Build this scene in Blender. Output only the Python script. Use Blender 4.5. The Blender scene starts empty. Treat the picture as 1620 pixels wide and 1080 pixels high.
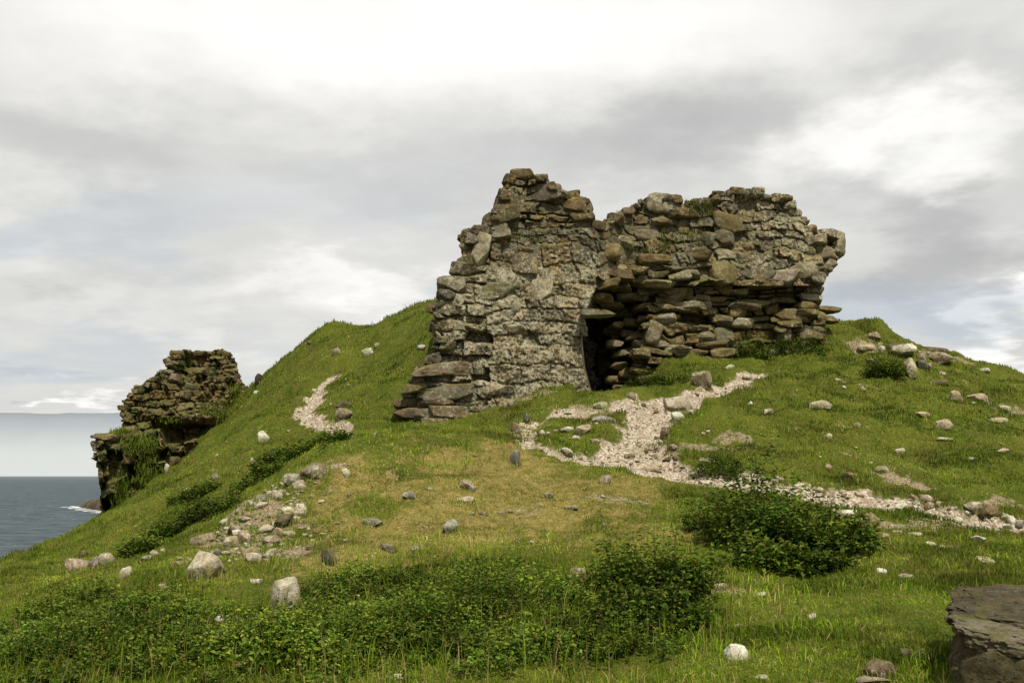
import bpy, math, random
import numpy as np

rng = np.random.default_rng(7)
random.seed(7)
sc = bpy.context.scene
COL = sc.collection
F = 1600.0
PITCH = math.atan(210.0 / F)
CP, SP = math.cos(PITCH), math.sin(PITCH)
SEA_Z = -30.0


# ------------------------------------------------------------------ helpers
def ray(px, py):
    u = -(py - 540.0) / F
    return np.array([(px - 810.0) / F, CP - u * SP, SP + u * CP])


def at(px, py, D):
    d = ray(px, py)
    return d * (D / d[1])


def at_v(px, py, D):
    u = -(py - 540.0) / F
    y = CP - u * SP
    k = D / y
    return np.stack([(px - 810.0) / F * k, y * k, (SP + u * CP) * k], -1)


_perm = np.random.default_rng(3).permutation(256).astype(np.int64)
_perm = np.concatenate([_perm, _perm, _perm])
_val = np.random.default_rng(4).random(256) * 2 - 1


def vnoise(P):
    P = np.asarray(P, float)
    i = np.floor(P).astype(np.int64)
    f = P - i
    f = f * f * f * (f * (f * 6 - 15) + 10)
    i &= 255
    x, y, z = i[..., 0], i[..., 1], i[..., 2]

    def h(a, b, c):
        return _val[_perm[_perm[_perm[(x + a) & 255] + ((y + b) & 255)] + ((z + c) & 255)] & 255]
    fx, fy, fz = f[..., 0], f[..., 1], f[..., 2]
    x00 = h(0, 0, 0) * (1 - fx) + h(1, 0, 0) * fx
    x10 = h(0, 1, 0) * (1 - fx) + h(1, 1, 0) * fx
    x01 = h(0, 0, 1) * (1 - fx) + h(1, 0, 1) * fx
    x11 = h(0, 1, 1) * (1 - fx) + h(1, 1, 1) * fx
    return (x00 * (1 - fy) + x10 * fy) * (1 - fz) + (x01 * (1 - fy) + x11 * fy) * fz


def fbm(P, oct=4, gain=0.5):
    P = np.asarray(P, float)
    a, s, t = 1.0, 0.0, 0.0
    for k in range(oct):
        s = s + a * vnoise(P * (2.03 ** k) + 17.3 * k)
        t += a
        a *= gain
    return s / t


def n2(x, y, sc_, oct=4, off=0.0):
    return fbm(np.stack([x * sc_ + off, y * sc_ + off * 1.7, np.full_like(x, off * 0.37 + 0.5)], -1), oct)


def sstep(a, b, x):
    t = np.clip((x - a) / (b - a), 0, 1)
    return t * t * (3 - 2 * t)


def in_poly(x, y, poly):
    x = np.asarray(x, float)
    y = np.asarray(y, float)
    r = np.zeros(x.shape, bool)
    n = len(poly)
    for i in range(n):
        x0, y0 = poly[i][:2]
        x1, y1 = poly[(i + 1) % n][:2]
        if y0 == y1:
            continue
        c = ((y0 > y) != (y1 > y)) & (x < (x1 - x0) * (y - y0) / (y1 - y0) + x0)
        r ^= c
    return r


def poly_dist(x, y, pts, closed=False):
    d = np.full(np.shape(x), 1e9)
    n = len(pts)
    for i in range(n if closed else n - 1):
        ax, ay = pts[i][:2]
        bx, by = pts[(i + 1) % n][:2]
        vx, vy = bx - ax, by - ay
        L = vx * vx + vy * vy + 1e-12
        t = np.clip(((x - ax) * vx + (y - ay) * vy) / L, 0, 1)
        d = np.minimum(d, np.hypot(x - ax - t * vx, y - ay - t * vy))
    return d


def sdist(x, y, poly):
    d = poly_dist(x, y, poly, True)
    return np.where(in_poly(x, y, poly), -d, d)


def mesh_np(name, V, faces, mat, parent=None, smooth=True, attrs=None, sharp=None):
    """faces: list of (n,3) / (n,4) index arrays"""
    me = bpy.data.meshes.new(name)
    V = np.ascontiguousarray(V, np.float32)
    faces = [np.asarray(f, np.int32) for f in faces if len(f)]
    me.vertices.add(len(V))
    me.vertices.foreach_set('co', V.ravel())
    loops = np.concatenate([f.ravel() for f in faces]).astype(np.int32)
    sizes = np.concatenate([np.full(len(f), f.shape[1], np.int32) for f in faces])
    starts = np.concatenate([[0], np.cumsum(sizes)[:-1]]).astype(np.int32)
    me.loops.add(len(loops))
    me.loops.foreach_set('vertex_index', loops)
    me.polygons.add(len(sizes))
    me.polygons.foreach_set('loop_start', starts)
    me.polygons.foreach_set('loop_total', sizes)
    me.polygons.foreach_set('use_smooth', np.full(len(sizes), bool(smooth)))
    me.update(calc_edges=True)
    for k, a in (attrs or {}).items():
        a = np.asarray(a, np.float32)
        if a.ndim == 2:
            if a.shape[1] == 3:
                a = np.concatenate([a, np.ones((len(a), 1), np.float32)], 1)
            at_ = me.attributes.new(k, 'FLOAT_COLOR', 'POINT')
            at_.data.foreach_set('color', np.ascontiguousarray(a).ravel())
        else:
            at_ = me.attributes.new(k, 'FLOAT', 'POINT')
            at_.data.foreach_set('value', a)
    if sharp:
        me.set_sharp_from_angle(angle=math.radians(sharp))
    me.materials.append(mat)
    o = bpy.data.objects.new(name, me)
    COL.objects.link(o)
    if parent is not None:
        o.parent = parent
    return o


def tag(o, label=None, cat=None, group=None, kind=None):
    if label:
        o['label'] = label
    if cat:
        o['category'] = cat
    if group:
        o['group'] = group
    if kind:
        o['kind'] = kind
    return o


def empty(name, loc):
    o = bpy.data.objects.new(name, None)
    COL.objects.link(o)
    o.location = loc
    o.empty_display_size = 0.2
    return o


# ------------------------------------------------------------------ materials
class NT:
    def __init__(self, nt):
        self.t = nt
        nt.nodes.clear()

    def n(self, typ, ins=None, **props):
        nd = self.t.nodes.new(typ)
        for k, v in props.items():
            setattr(nd, k, v)
        for k, v in (ins or {}).items():
            s = nd.inputs[k]
            if isinstance(v, bpy.types.NodeSocket):
                self.t.links.new(v, s)
            else:
                if hasattr(s, 'default_value'):
                    try:
                        s.default_value = v
                    except Exception:
                        s.default_value = tuple(v) + (1.0,)
        return nd

    def math(self, op, a, b=0.0, c=0.0, clamp=False):
        return self.n('ShaderNodeMath', {0: a, 1: b, 2: c}, operation=op, use_clamp=clamp).outputs[0]

    def vmath(self, op, a, b=(0, 0, 0)):
        return self.n('ShaderNodeVectorMath', {0: a, 1: b}, operation=op)

    def mix(self, f, a, b, mode='MIX'):
        nd = self.n('ShaderNodeMix', data_type='RGBA', blend_type=mode)
        for idx, v in ((0, f), (6, a), (7, b)):
            s = nd.inputs[idx]
            if isinstance(v, bpy.types.NodeSocket):
                self.t.links.new(v, s)
            elif idx == 0:
                s.default_value = v
            else:
                s.default_value = (tuple(v) + (1.0,))[:4]
        return nd.outputs[2]

    def noise(self, vec, scale, detail=4, rough=0.55, dist=0.0):
        return self.n('ShaderNodeTexNoise', {'Vector': vec, 'Scale': scale, 'Detail': detail,
                                             'Roughness': rough, 'Distortion': dist}).outputs[0]

    def ss(self, v, a, b, lo=0.0, hi=1.0):
        return self.n('ShaderNodeMapRange', {'Value': v, 'From Min': a, 'From Max': b, 'To Min': lo, 'To Max': hi},
                      interpolation_type='SMOOTHSTEP').outputs[0]

    def attr(self, name):
        return self.n('ShaderNodeAttribute', attribute_name=name)


def new_mat(name):
    m = bpy.data.materials.new(name)
    m.use_nodes = True
    return m, NT(m.node_tree)


def mat_stone(name, lichen=0.5, moss=0.5, bump=0.5, orange=0.0, lichen_col=(0.44, 0.395, 0.285), fine=1.0):
    """Weathered stone: colour attribute 'col', float attribute 'lich'."""
    m, t = new_mat(name)
    pos = t.n('ShaderNodeNewGeometry')
    P = pos.outputs['Position']
    col = t.attr('col').outputs['Color']
    la = t.attr('lich').outputs['Fac']
    n1 = t.noise(P, 3.2 * fine, 6, 0.62)
    n2_ = t.noise(P, 14 * fine, 6, 0.7)
    n3 = t.noise(P, 42 * fine, 4, 0.65)
    c = t.mix(t.ss(n1, 0.32, 0.68), t.mix(1.0, col, (0.60, 0.56, 0.46), 'MULTIPLY'), col)
    c = t.mix(t.ss(n2_, 0.38, 0.66), t.mix(1.0, c, (0.58, 0.55, 0.50), 'MULTIPLY'), c)
    # brown iron stain
    st = t.ss(t.noise(P, 1.9 * fine, 3, 0.5), 0.50, 0.68)
    c = t.mix(t.math('MULTIPLY', st, 0.45), c, (0.17, 0.115, 0.05))
    # lichen: pale crusts in blotches
    lm = t.math('ADD', t.math('MULTIPLY', n2_, 0.75), t.math('MULTIPLY', t.noise(P, 30 * fine, 3, 0.6), 0.35))
    lm = t.math('ADD', lm, t.math('MULTIPLY', t.math('SUBTRACT', n1, 0.5), 0.45))
    th = t.math('SUBTRACT', 0.74, t.math('MULTIPLY', la, 0.175 * (0.4 + lichen)))
    lm = t.n('ShaderNodeMapRange', {'Value': t.math('SUBTRACT', lm, th), 'From Min': -0.03, 'From Max': 0.05}).outputs[0]
    lc = t.mix(t.ss(n3, 0.35, 0.65), t.mix(1.0, lichen_col, (0.55, 0.55, 0.52), 'MULTIPLY'), lichen_col)
    c = t.mix(t.math('MULTIPLY', lm, 0.85), c, lc)
    if orange > 0:
        oz = t.ss(t.noise(P, 2.3, 3, 0.6), 0.63, 0.70)
        ob = t.ss(t.noise(P, 22, 3, 0.6), 0.52, 0.60)
        c = t.mix(t.math('MULTIPLY', t.math('MULTIPLY', oz, ob), orange), c, (0.42, 0.25, 0.03))
    # dark pits
    pit = t.n('ShaderNodeTexVoronoi', {'Vector': P, 'Scale': 17 * fine, 'Randomness': 1.0}).outputs['Distance']
    pm = t.math('MULTIPLY', t.ss(pit, 0.30, 0.14), t.ss(t.noise(P, 6 * fine, 2), 0.44, 0.60))
    c = t.mix(t.math('MULTIPLY', pm, 0.8), c, (0.03, 0.026, 0.018))
    # moss on upward faces
    nz = t.n('ShaderNodeSeparateXYZ', {0: pos.outputs['Normal']}).outputs[2]
    mm = t.math('MULTIPLY', t.ss(t.math('ADD', nz, t.math('MULTIPLY', t.math('SUBTRACT', n2_, 0.5), 1.6)), 0.35, 0.95),
                t.ss(t.noise(P, 2.4 * fine, 3), 0.60 - 0.3 * moss, 0.80 - 0.3 * moss))
    c = t.mix(t.math('MULTIPLY', mm, 0.75), c, (0.105, 0.102, 0.026))
    b1 = t.n('ShaderNodeBump', {'Strength': bump, 'Distance': 0.03, 'Height': t.math('ADD', n2_, t.math('MULTIPLY', n3, 0.45))})
    b2 = t.n('ShaderNodeBump', {'Strength': 0.7 * bump, 'Distance': 0.02, 'Height': t.math('SUBTRACT', 1.0, pm),
                                'Normal': b1.outputs[0]})
    bs = t.n('ShaderNodeBsdfPrincipled', {'Base Color': c, 'Roughness': 0.92, 'Specular IOR Level': 0.15,
                                         'Normal': b2.outputs[0]})
    out = t.n('ShaderNodeOutputMaterial', {'Surface': bs.outputs[0]})
    return m


def mat_leaf(name, trans=0.3, rough=0.6, var=0.35):
    m, t = new_mat(name)
    col = t.attr('col').outputs['Color']
    P = t.n('ShaderNodeNewGeometry').outputs['Position']
    v = t.ss(t.noise(P, 1.3, 3), 0.3, 0.7, 1 - var, 1 + var)
    c = t.n('ShaderNodeVectorMath', {0: col, 'Scale': v}, operation='SCALE').outputs[0]
    d = t.n('ShaderNodeBsdfPrincipled', {'Base Color': c, 'Roughness': rough, 'Specular IOR Level': 0.08})
    tr = t.n('ShaderNodeBsdfTranslucent', {'Color': c})
    mx = t.n('ShaderNodeMixShader', {0: trans, 1: d.outputs[0], 2: tr.outputs[0]})
    t.n('ShaderNodeOutputMaterial', {'Surface': mx.outputs[0]})
    return m


# ------------------------------------------------------------------ terrain height
CTRL = [
    # foreground
    (810, 1080, 6.2), (400, 1080, 6.3), (0, 1080, 6.9), (1200, 1080, 6.0), (1500, 1080, 5.7), (1620, 1080, 5.7),
    (810, 980, 7.6), (1200, 980, 7.4), (1500, 960, 7.4), (1620, 925, 8.4), (400, 975, 8.0), (150, 985, 8.6),
    (0, 985, 9.6), (810, 880, 9.8), (1200, 900, 9.2), (1400, 880, 9.9), (1620, 872, 11.0), (320, 905, 9.8),
    (100, 925, 12.0), (0, 915, 14.5), (810, 780, 12.5), (600, 780, 12.3), (1000, 780, 13.0), (1100, 805, 12.3),
    (450, 855, 10.8), (500, 758, 13.2), (400, 815, 12.4), (300, 835, 15.0), (380, 775, 17.0), (460, 722, 19.0),
    (540, 706, 19.5), (200, 870, 15.5), (100, 882, 17.5), (0, 895, 17.5), (250, 800, 20.0), (155, 832, 24.0),
    (330, 725, 26.0), (420, 672, 25.0),
    # under the far ruin
    (165, 835, 28.0), (210, 800, 29.0), (260, 748, 31.0), (330, 695, 33.0), (390, 612, 37.0),
    # back ridge, left
    (460, 556, 36.0), (520, 519, 35.0), (600, 516, 34.5), (700, 470, 33.0), (450, 620, 30.0), (600, 565, 29.0),
    (560, 640, 25.0), (640, 610, 25.0), (650, 530, 29.0), (520, 602, 28.5), (480, 648, 25.5), (530, 678, 22.8),
    (610, 694, 20.8),
    # mound crest and behind
    (560, 702, 15.3), (650, 698, 15.5), (740, 698, 15.7), (835, 694, 16.0), (650, 696, 19.0), (650, 690, 20.6),
    (700, 685, 21.2), (750, 676, 21.4), (800, 657, 21.6), (870, 636, 22.1), (930, 612, 22.7), (962, 625, 22.2),
    (830, 680, 18.6), (900, 660, 19.6), (900, 716, 16.3),
    # gravel and right
    (960, 722, 16.0), (1030, 748, 15.3), (1100, 756, 14.9), (980, 686, 18.0), (1010, 642, 20.4), (1080, 627, 21.4),
    (1150, 611, 22.4), (1220, 587, 24.2), (1040, 578, 24.8), (1110, 570, 25.3), (1200, 560, 26.0), (1310, 522, 27.6),
    (1100, 690, 17.6), (1100, 652, 19.7), (1250, 700, 17.0), (1250, 640, 20.2), (1250, 602, 22.8), (1200, 748, 14.9),
    (1300, 780, 13.8), (1450, 806, 13.3), (1620, 840, 12.8), (1400, 762, 15.0), (1600, 792, 14.7), (1400, 700, 17.6),
    (1600, 722, 17.6), (1400, 622, 21.6), (1600, 652, 21.6), (1400, 535, 27.2), (1450, 560, 27.2), (1500, 558, 28.0),
    (1540, 574, 28.0), (1620, 599, 28.0), (1350, 514, 28.2), (1395, 518, 28.6), (1440, 547, 28.4),
    # off-frame sides
    (1950, 1000, 6.5), (1950, 860, 12.0), (1950, 740, 20.0), (1950, 690, 28.0), (-300, 1080, 8.5), (-300, 980, 12.5),
    (-300, 930, 18.0),
]
SIL = [(390, 605, 37.5), (460, 555, 36.5), (520, 518, 35.5), (600, 515, 35), (700, 470, 34), (850, 480, 34),
       (1000, 500, 34), (1150, 510, 33), (1310, 520, 30), (1350, 513, 29.5), (1440, 547, 29.5), (1540, 572, 29.5), (1620, 597, 29.5), (1950, 680, 30)]
cp = [at(*c) for c in CTRL]
for s in SIL:
    p = at(*s)
    cp.append(p + np.array([0.0, 4.5, -0.9]))
    cp.append(p * np.array([1.15, 1.0, 1.0]) + np.array([0.0, 14, -5.0]))
for q in [(0, 0, -1.68), (0, 3, -1.56), (-4, 0, -1.95), (4, 0, -1.55), (0, -6, -2.0), (-4, 4, -1.75), (4, 4, -1.38),
          (-9, -5, -3.0), (9, -5, -1.9), (20, -8, -2.0), (-16, 0, -4.0), (-14, 8, -2.9), (28, 10, -1.3), (30, 25, -0.2)]:
    cp.append(np.array(q, float))
cp = np.array(cp)


def _tps_fit(P, z, lam=0.02):
    n = len(P)
    r = np.hypot(P[:, None, 0] - P[None, :, 0], P[:, None, 1] - P[None, :, 1])
    K = np.where(r > 0, r * r * np.log(r + 1e-9), 0) + lam * np.eye(n)
    A = np.zeros((n + 3, n + 3))
    A[:n, :n] = K
    A[:n, n] = 1
    A[:n, n + 1:] = P
    A[n, :n] = 1
    A[n + 1:, :n] = P.T
    return np.linalg.solve(A, np.concatenate([z, np.zeros(3)]))


_w = _tps_fit(cp[:, :2], cp[:, 2])
GX0, GX1, GY0, GY1, GS = -36.0, 40.0, -12.0, 62.0, 0.11


def _tps(x, y):
    out = np.empty(x.size)
    xf, yf = x.ravel(), y.ravel()
    n = len(cp)
    for i in range(0, x.size, 20000):
        dx = xf[i:i + 20000, None] - cp[None, :, 0]
        dy = yf[i:i + 20000, None] - cp[None, :, 1]
        r2 = dx * dx + dy * dy + 1e-12
        out[i:i + 20000] = (0.5 * r2 * np.log(r2)) @ _w[:n] + _w[n] + _w[n + 1] * xf[i:i + 20000] + _w[n + 2] * yf[i:i + 20000]
    return out.reshape(x.shape)


# coarse evaluation, then bicubic-ish upsample by bilinear on a 0.33 m lattice
cgx = np.arange(GX0, GX1 + 0.34, 0.33)
cgy = np.arange(GY0, GY1 + 0.34, 0.33)
CXX, CYY = np.meshgrid(cgx, cgy)
CZ = _tps(CXX, CYY)


def bil(Z, gx0, gy0, st, x, y):
    fx = np.clip((x - gx0) / st, 0, Z.shape[1] - 1.001)
    fy = np.clip((y - gy0) / st, 0, Z.shape[0] - 1.001)
    ix, iy = fx.astype(int), fy.astype(int)
    fx, fy = fx - ix, fy - iy
    return (Z[iy, ix] * (1 - fx) + Z[iy, ix + 1] * fx) * (1 - fy) + (Z[iy + 1, ix] * (1 - fx) + Z[iy + 1, ix + 1] * fx) * fy


gx = np.arange(GX0, GX1, GS)
gy = np.arange(GY0, GY1, GS)
XX, YY = np.meshgrid(gx, gy)
ZZ = bil(CZ, GX0, GY0, 0.33, XX, YY)
e = [at(0, 893, 17.8)[:2], at(60, 880, 19.6)[:2], at(100, 862, 21.2)[:2], at(150, 832, 24.5)[:2], at(152, 828, 28.5)[:2],
     at(185, 780, 36)[:2], at(250, 700, 43)[:2]]
EDGE = [(-17, -11), (-15, 4), (-12.2, 12)] + [tuple(p) for p in e] + [(-14, 52), (0, 56), (18, 55), (32, 46), (35, 20), (34, -11)]
SD = sdist(XX, YY, EDGE)
ZZ -= np.where(SD > 0, np.maximum(0, SD + 0.5 * n2(XX, YY, 0.5, 3)) * 2.6, 0)
ZZ -= 0.10 * sstep(-1.2, 0.0, SD) * (SD < 0)
ZZ = np.maximum(ZZ, SEA_Z - 3)
# natural unevenness: hummocks and sheep-worn turf
_rg = 1 - 2 * np.abs(n2(XX, YY * 1.4, 0.9, 3, 21.0))
hum = 0.12 * n2(XX, YY, 0.45, 3, 3.1) + 0.14 * n2(XX, YY * 1.6, 1.3, 3, 9.2) + 0.07 * n2(XX, YY, 4.2, 2, 5.5) + 0.10 * (_rg - 0.6)
hum = hum + sstep(15, 20, YY) * (0.13 * n2(XX, YY * 1.3, 0.95, 3, 61.0) + 0.05 * n2(XX, YY, 2.6, 2, 62.0))
ZZ += hum * (0.35 + 0.65 * sstep(7, 16, YY))
for (bx, by, bd, sx_, sy_, a_) in [(318, 700, 32.5, 1.1, 1.3, -0.40), (365, 650, 35.5, 1.1, 1.3, -0.40), (345, 672, 34.0, 0.9, 1.2, -0.2), (520, 520, 35.0, 0.9, 1.6, 0.08), (585, 515, 35.0, 0.8, 1.6, -0.22), (628, 505, 34.5, 0.8, 1.8, -0.22), (465, 555, 36.5, 0.9, 1.6, -0.22),
                                   (690, 474, 33.5, 0.6, 1.5, -0.08), (1390, 522, 28.4, 0.40, 0.8, 0.20), (1325, 515, 28.4, 0.6, 0.9, -0.12), (1470, 555, 28.4, 0.5, 0.9, -0.1), (1438, 548, 28.4, 0.35, 0.8, -0.20), (1352, 520, 28.3, 0.28, 0.9, -0.34),
                                   (1510, 560, 28.2, 0.5, 0.9, -0.05), (545, 640, 25.0, 0.55, 0.7, 0.22), (1150, 682, 18.0, 0.8, 0.7, 0.16), (1090, 690, 17.6, 0.5, 0.5, 0.10)]:
    bp = at(bx, by, bd)
    ZZ += a_ * np.exp(-((XX - bp[0]) / sx_) ** 2 - ((YY - bp[1]) / sy_) ** 2)
# sheep terracettes on the right-hand hillside: short, nearly level steps
_tc = n2(XX * 0.45, YY * 1.7, 1.0, 3, 77.0)
ZZ += 0.16 * (np.floor(_tc * 5) / 5 * 0.6 + _tc * 0.4) * np.maximum(sstep(1.5, 5.0, XX), 0.8 * sstep(-2.0, -4.5, XX)) * sstep(12, 16, YY)
LXX = XX / np.maximum(YY, 1.0) * F + 810
_fl = at(955, 634, 22.4)[2]
_k = sstep(905, 918, LXX) * sstep(1062, 968, LXX + 14 * n2(XX, YY, 2.5, 2, 15.0)) * sstep(22.0, 22.5, YY) * sstep(30, 28, YY)
ZZ = ZZ * (1 - _k) + np.minimum(ZZ, _fl - 0.05 * (YY - 22.3)) * _k
Z0 = ZZ.copy()


def height(x, y, Z=None):
    return bil(ZZ if Z is None else Z, GX0, GY0, GS, np.asarray(x, float), np.asarray(y, float))


def hit(px, py, near=3.0, far=60.0):
    d = ray(px, py)
    D = np.arange(near, far, 0.04)
    P = d[None, :] * (D / d[1])[:, None]
    below = P[:, 2] <= height(P[:, 0], P[:, 1])
    k = int(np.argmax(below))
    if not below[k]:
        return None
    return P[k]


def gpoly(pts, **k):
    r = []
    for p in pts:
        q = hit(*p, **k)
        if q is not None:
            r.append((q[0], q[1]))
    return r


# ---- masks
ROCKSTRIP = gpoly([(308, 866), (350, 826), (415, 778), (470, 745), (520, 735), (540, 752), (490, 790), (470, 830), (560, 815), (500, 880),
                   (420, 905), (380, 890), (330, 885)])
GRAVEL = gpoly([(842, 702), (880, 722), (925, 737), (1000, 748), (1060, 756), (1110, 762), (1160, 764), (1155, 752), (1115, 745), (1085, 735),
                (1058, 712), (1048, 690), (1062, 672), (1105, 652), (1120, 634), (1150, 616), (1190, 600), (1222, 588), (1205, 586),
                (1160, 598), (1120, 612), (1070, 622), (1010, 628), (965, 632), (962, 648), (985, 662), (975, 690), (940, 716), (900, 714)])
TRACK = gpoly([(1110, 758), (1180, 760), (1240, 768), (1300, 780), (1390, 797), (1460, 806), (1540, 822), (1640, 842)])
UPTRACK = gpoly([(1130, 612), (1165, 602), (1200, 592), (1228, 584)])
LEFTPATH = gpoly([(527, 597), (505, 615), (488, 640), (484, 656), (505, 668), (535, 678), (565, 686), (600, 692)], near=18.5)
LOOP = gpoly([(842, 702), (822, 684), (838, 668), (880, 660), (920, 652), (962, 644)])
GOLD = gpoly([(470, 800), (540, 735), (600, 704), (700, 702), (830, 698), (860, 712), (930, 742), (1060, 762), (1110, 800), (1090, 850),
              (960, 865), (860, 872), (760, 890), (640, 895), (520, 915), (430, 905)])
BARE1 = gpoly([(1370, 745), (1440, 758), (1510, 768), (1540, 775), (1480, 778), (1400, 770)])
BARE2 = gpoly([(1335, 545), (1375, 528), (1400, 545), (1380, 565), (1340, 560)])
BARE3 = gpoly([(1530, 622), (1580, 636), (1620, 648), (1620, 656), (1570, 645)])
wob = 0.22 * n2(XX, YY, 2.2, 3, 1.0) + 0.10 * n2(XX, YY, 6.5, 2, 2.0)
m_path = np.zeros_like(XX)
for P_, w in ((TRACK, 0.55), (UPTRACK, 0.24), (LEFTPATH, 0.25), (LOOP, 0.16)):
    m_path = np.maximum(m_path, sstep(0.10, -0.10, poly_dist(XX, YY, P_) - w + wob))
m_path = np.maximum(m_path, sstep(0.10, -0.10, sdist(XX, YY, GRAVEL) + wob * 0.8))
m_gold = sstep(1.0, -1.2, sdist(XX, YY, GOLD) + 2.2 * wob + 1.5 * n2(XX, YY, 0.7, 4, 8.0)) * (0.30 + 0.70 * sstep(-0.25, 0.2, n2(XX, YY, 1.3, 4, 44.0)))
m_bare = np.zeros_like(XX)
for P_ in (BARE1, BARE2, BARE3):
    m_bare = np.maximum(m_bare, 0.8 * sstep(0.2, -0.2, sdist(XX, YY, P_) + 1.3 * wob))
m_strip = sstep(0.2, -0.25, sdist(XX, YY, ROCKSTRIP) + 1.5 * wob)
m_bare = np.maximum(m_bare, m_strip * (0.30 + 0.65 * sstep(-0.12, 0.25, n2(XX, YY, 1.9, 3, 14.0))))
m_bare = np.maximum(m_bare, 0.55 * sstep(0.40, 0.55, n2(XX * 0.6, YY * 1.5, 1.1, 4, 91.0)) * sstep(-8, 3, XX))
# eroded rim around the paths
pw = m_path
ZZ -= 0.13 * pw
rim = np.clip(4 * pw * (1 - pw), 0, 1)
m_bare = np.maximum(m_bare, 0.8 * rim * sstep(-0.35, 0.25, n2(XX, YY, 1.2, 3, 4.0)))
ZZ += 0.03 * rim * (n2(XX, YY, 3.0, 2, 6.0) + 0.3)

ny, nx = XX.shape
idx = np.arange(nx * ny).reshape(ny, nx)
Fq = np.stack([idx[:-1, :-1], idx[:-1, 1:], idx[1:, 1:], idx[1:, :-1]], -1).reshape(-1, 4)

m_ground, t = new_mat('turf_and_gravel')
P = t.n('ShaderNodeNewGeometry').outputs['Position']
mk = t.attr('mask').outputs['Color']
sp = t.n('ShaderNodeSeparateColor', {0: mk})
nA, nB, nC = t.noise(P, 1.1, 4), t.noise(P, 7, 5, 0.65), t.noise(P, 38, 4, 0.65)
gr = t.mix(t.ss(nA, 0.35, 0.65), (0.080, 0.112, 0.010), (0.145, 0.172, 0.018))
gr = t.mix(t.ss(nB, 0.40, 0.70), gr, (0.165, 0.155, 0.030))
gr = t.mix(t.ss(nC, 0.45, 0.70), t.mix(1.0, gr, (0.5, 0.5, 0.5), 'MULTIPLY'), gr)
go = t.mix(t.ss(nB, 0.35, 0.65), (0.17, 0.155, 0.030), (0.32, 0.25, 0.085))
go = t.mix(t.ss(nC, 0.42, 0.68), t.mix(1.0, go, (0.55, 0.55, 0.5), 'MULTIPLY'), go)
c = t.mix(t.ss(t.math('ADD', sp.outputs[1], t.math('MULTIPLY', t.math('SUBTRACT', nB, 0.5), 0.9)), 0.3, 0.8), gr, go)
go2 = t.ss(t.noise(P, 2.4, 5, 0.65), 0.58, 0.70)
c = t.mix(t.math('MULTIPLY', t.math('MULTIPLY', go2, sp.outputs[1]), 0.8), c, (0.10, 0.066, 0.030))
di = t.mix(t.ss(nC, 0.35, 0.7), (0.14, 0.10, 0.056), (0.38, 0.31, 0.21))
c = t.mix(t.ss(t.math('ADD', sp.outputs[2], t.math('MULTIPLY', t.math('SUBTRACT', nB, 0.5), 1.1)), 0.35, 0.65), c, di)
vor = t.n('ShaderNodeTexVoronoi', {'Vector': t.vmath('ADD', P, t.vmath('MULTIPLY', t.n('ShaderNodeTexNoise', {'Vector': P, 'Scale': 7.0}).outputs[1], (0.08, 0.08, 0.08)).outputs[0]).outputs[0], 'Scale': 24.0})
peb = t.n('ShaderNodeSeparateColor', {0: vor.outputs['Color']}).outputs[0]
gv = t.mix(peb, (0.36, 0.305, 0.23), (0.58, 0.505, 0.40))
gv = t.mix(t.ss(vor.outputs['Distance'], 0.40, 0.70), gv, t.mix(1.0, gv, (0.5, 0.46, 0.42), 'MULTIPLY'))
gv = t.mix(t.ss(nC, 0.5, 0.8), gv, (0.25, 0.195, 0.135))
gv = t.mix(t.ss(t.noise(P, 2.2, 6, 0.68), 0.50, 0.68), gv, (0.27, 0.21, 0.145))
c = t.mix(t.ss(t.math('ADD', sp.outputs[0], t.math('MULTIPLY', t.math('SUBTRACT', nB, 0.5), 1.0)), 0.26, 0.66), c, gv)
# bare rock / soil on the steep sea side
nz = t.n('ShaderNodeSeparateXYZ', {0: t.n('ShaderNodeNewGeometry').outputs['Normal']}).outputs[2]
c = t.mix(t.ss(t.math('ADD', nz, t.math('MULTIPLY', nB, 0.2)), 0.62, 0.50), c, (0.055, 0.045, 0.028))
bmp = t.n('ShaderNodeBump', {'Strength': 0.8, 'Distance': 0.04, 'Height': t.math('ADD', nC, t.math('MULTIPLY', vor.outputs['Distance'], -0.5))})
bs = t.n('ShaderNodeBsdfPrincipled', {'Base Color': c, 'Roughness': 0.95, 'Specular IOR Level': 0.1, 'Normal': bmp.outputs[0]})
t.n('ShaderNodeOutputMaterial', {'Surface': bs.outputs[0]})
ground = mesh_np('ground', np.stack([XX, YY, ZZ], -1).reshape(-1, 3), [Fq], m_ground,
                 attrs={'mask': np.stack([m_path, m_gold, m_bare], -1).reshape(-1, 3)})
tag(ground, 'grassy headland hill with pale gravel path and golden mound', kind='structure')


def mask_at(M, x, y):
    return bil(M, GX0, GY0, GS, x, y)


# ------------------------------------------------------------------ stones
_cube_cache = {}


def cube_grid(n):
    if n in _cube_cache:
        return _cube_cache[n]
    vid, V, Q = {}, [], []

    def v(i, j, k):
        key = (i, j, k)
        if key not in vid:
            vid[key] = len(V)
            V.append((2 * i / n - 1, 2 * j / n - 1, 2 * k / n - 1))
        return vid[key]
    for a in range(n):
        for b in range(n):
            for s in (0, n):
                q = [v(s, a, b), v(s, a + 1, b), v(s, a + 1, b + 1), v(s, a, b + 1)]
                Q.append(q if s else q[::-1])
                q = [v(a, s, b), v(a, s, b + 1), v(a + 1, s, b + 1), v(a + 1, s, b)]
                Q.append(q if s else q[::-1])
                q = [v(a, b, s), v(a + 1, b, s), v(a + 1, b + 1, s), v(a, b + 1, s)]
                Q.append(q if s else q[::-1])
    _cube_cache[n] = (np.array(V), np.array(Q))
    return _cube_cache[n]


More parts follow.
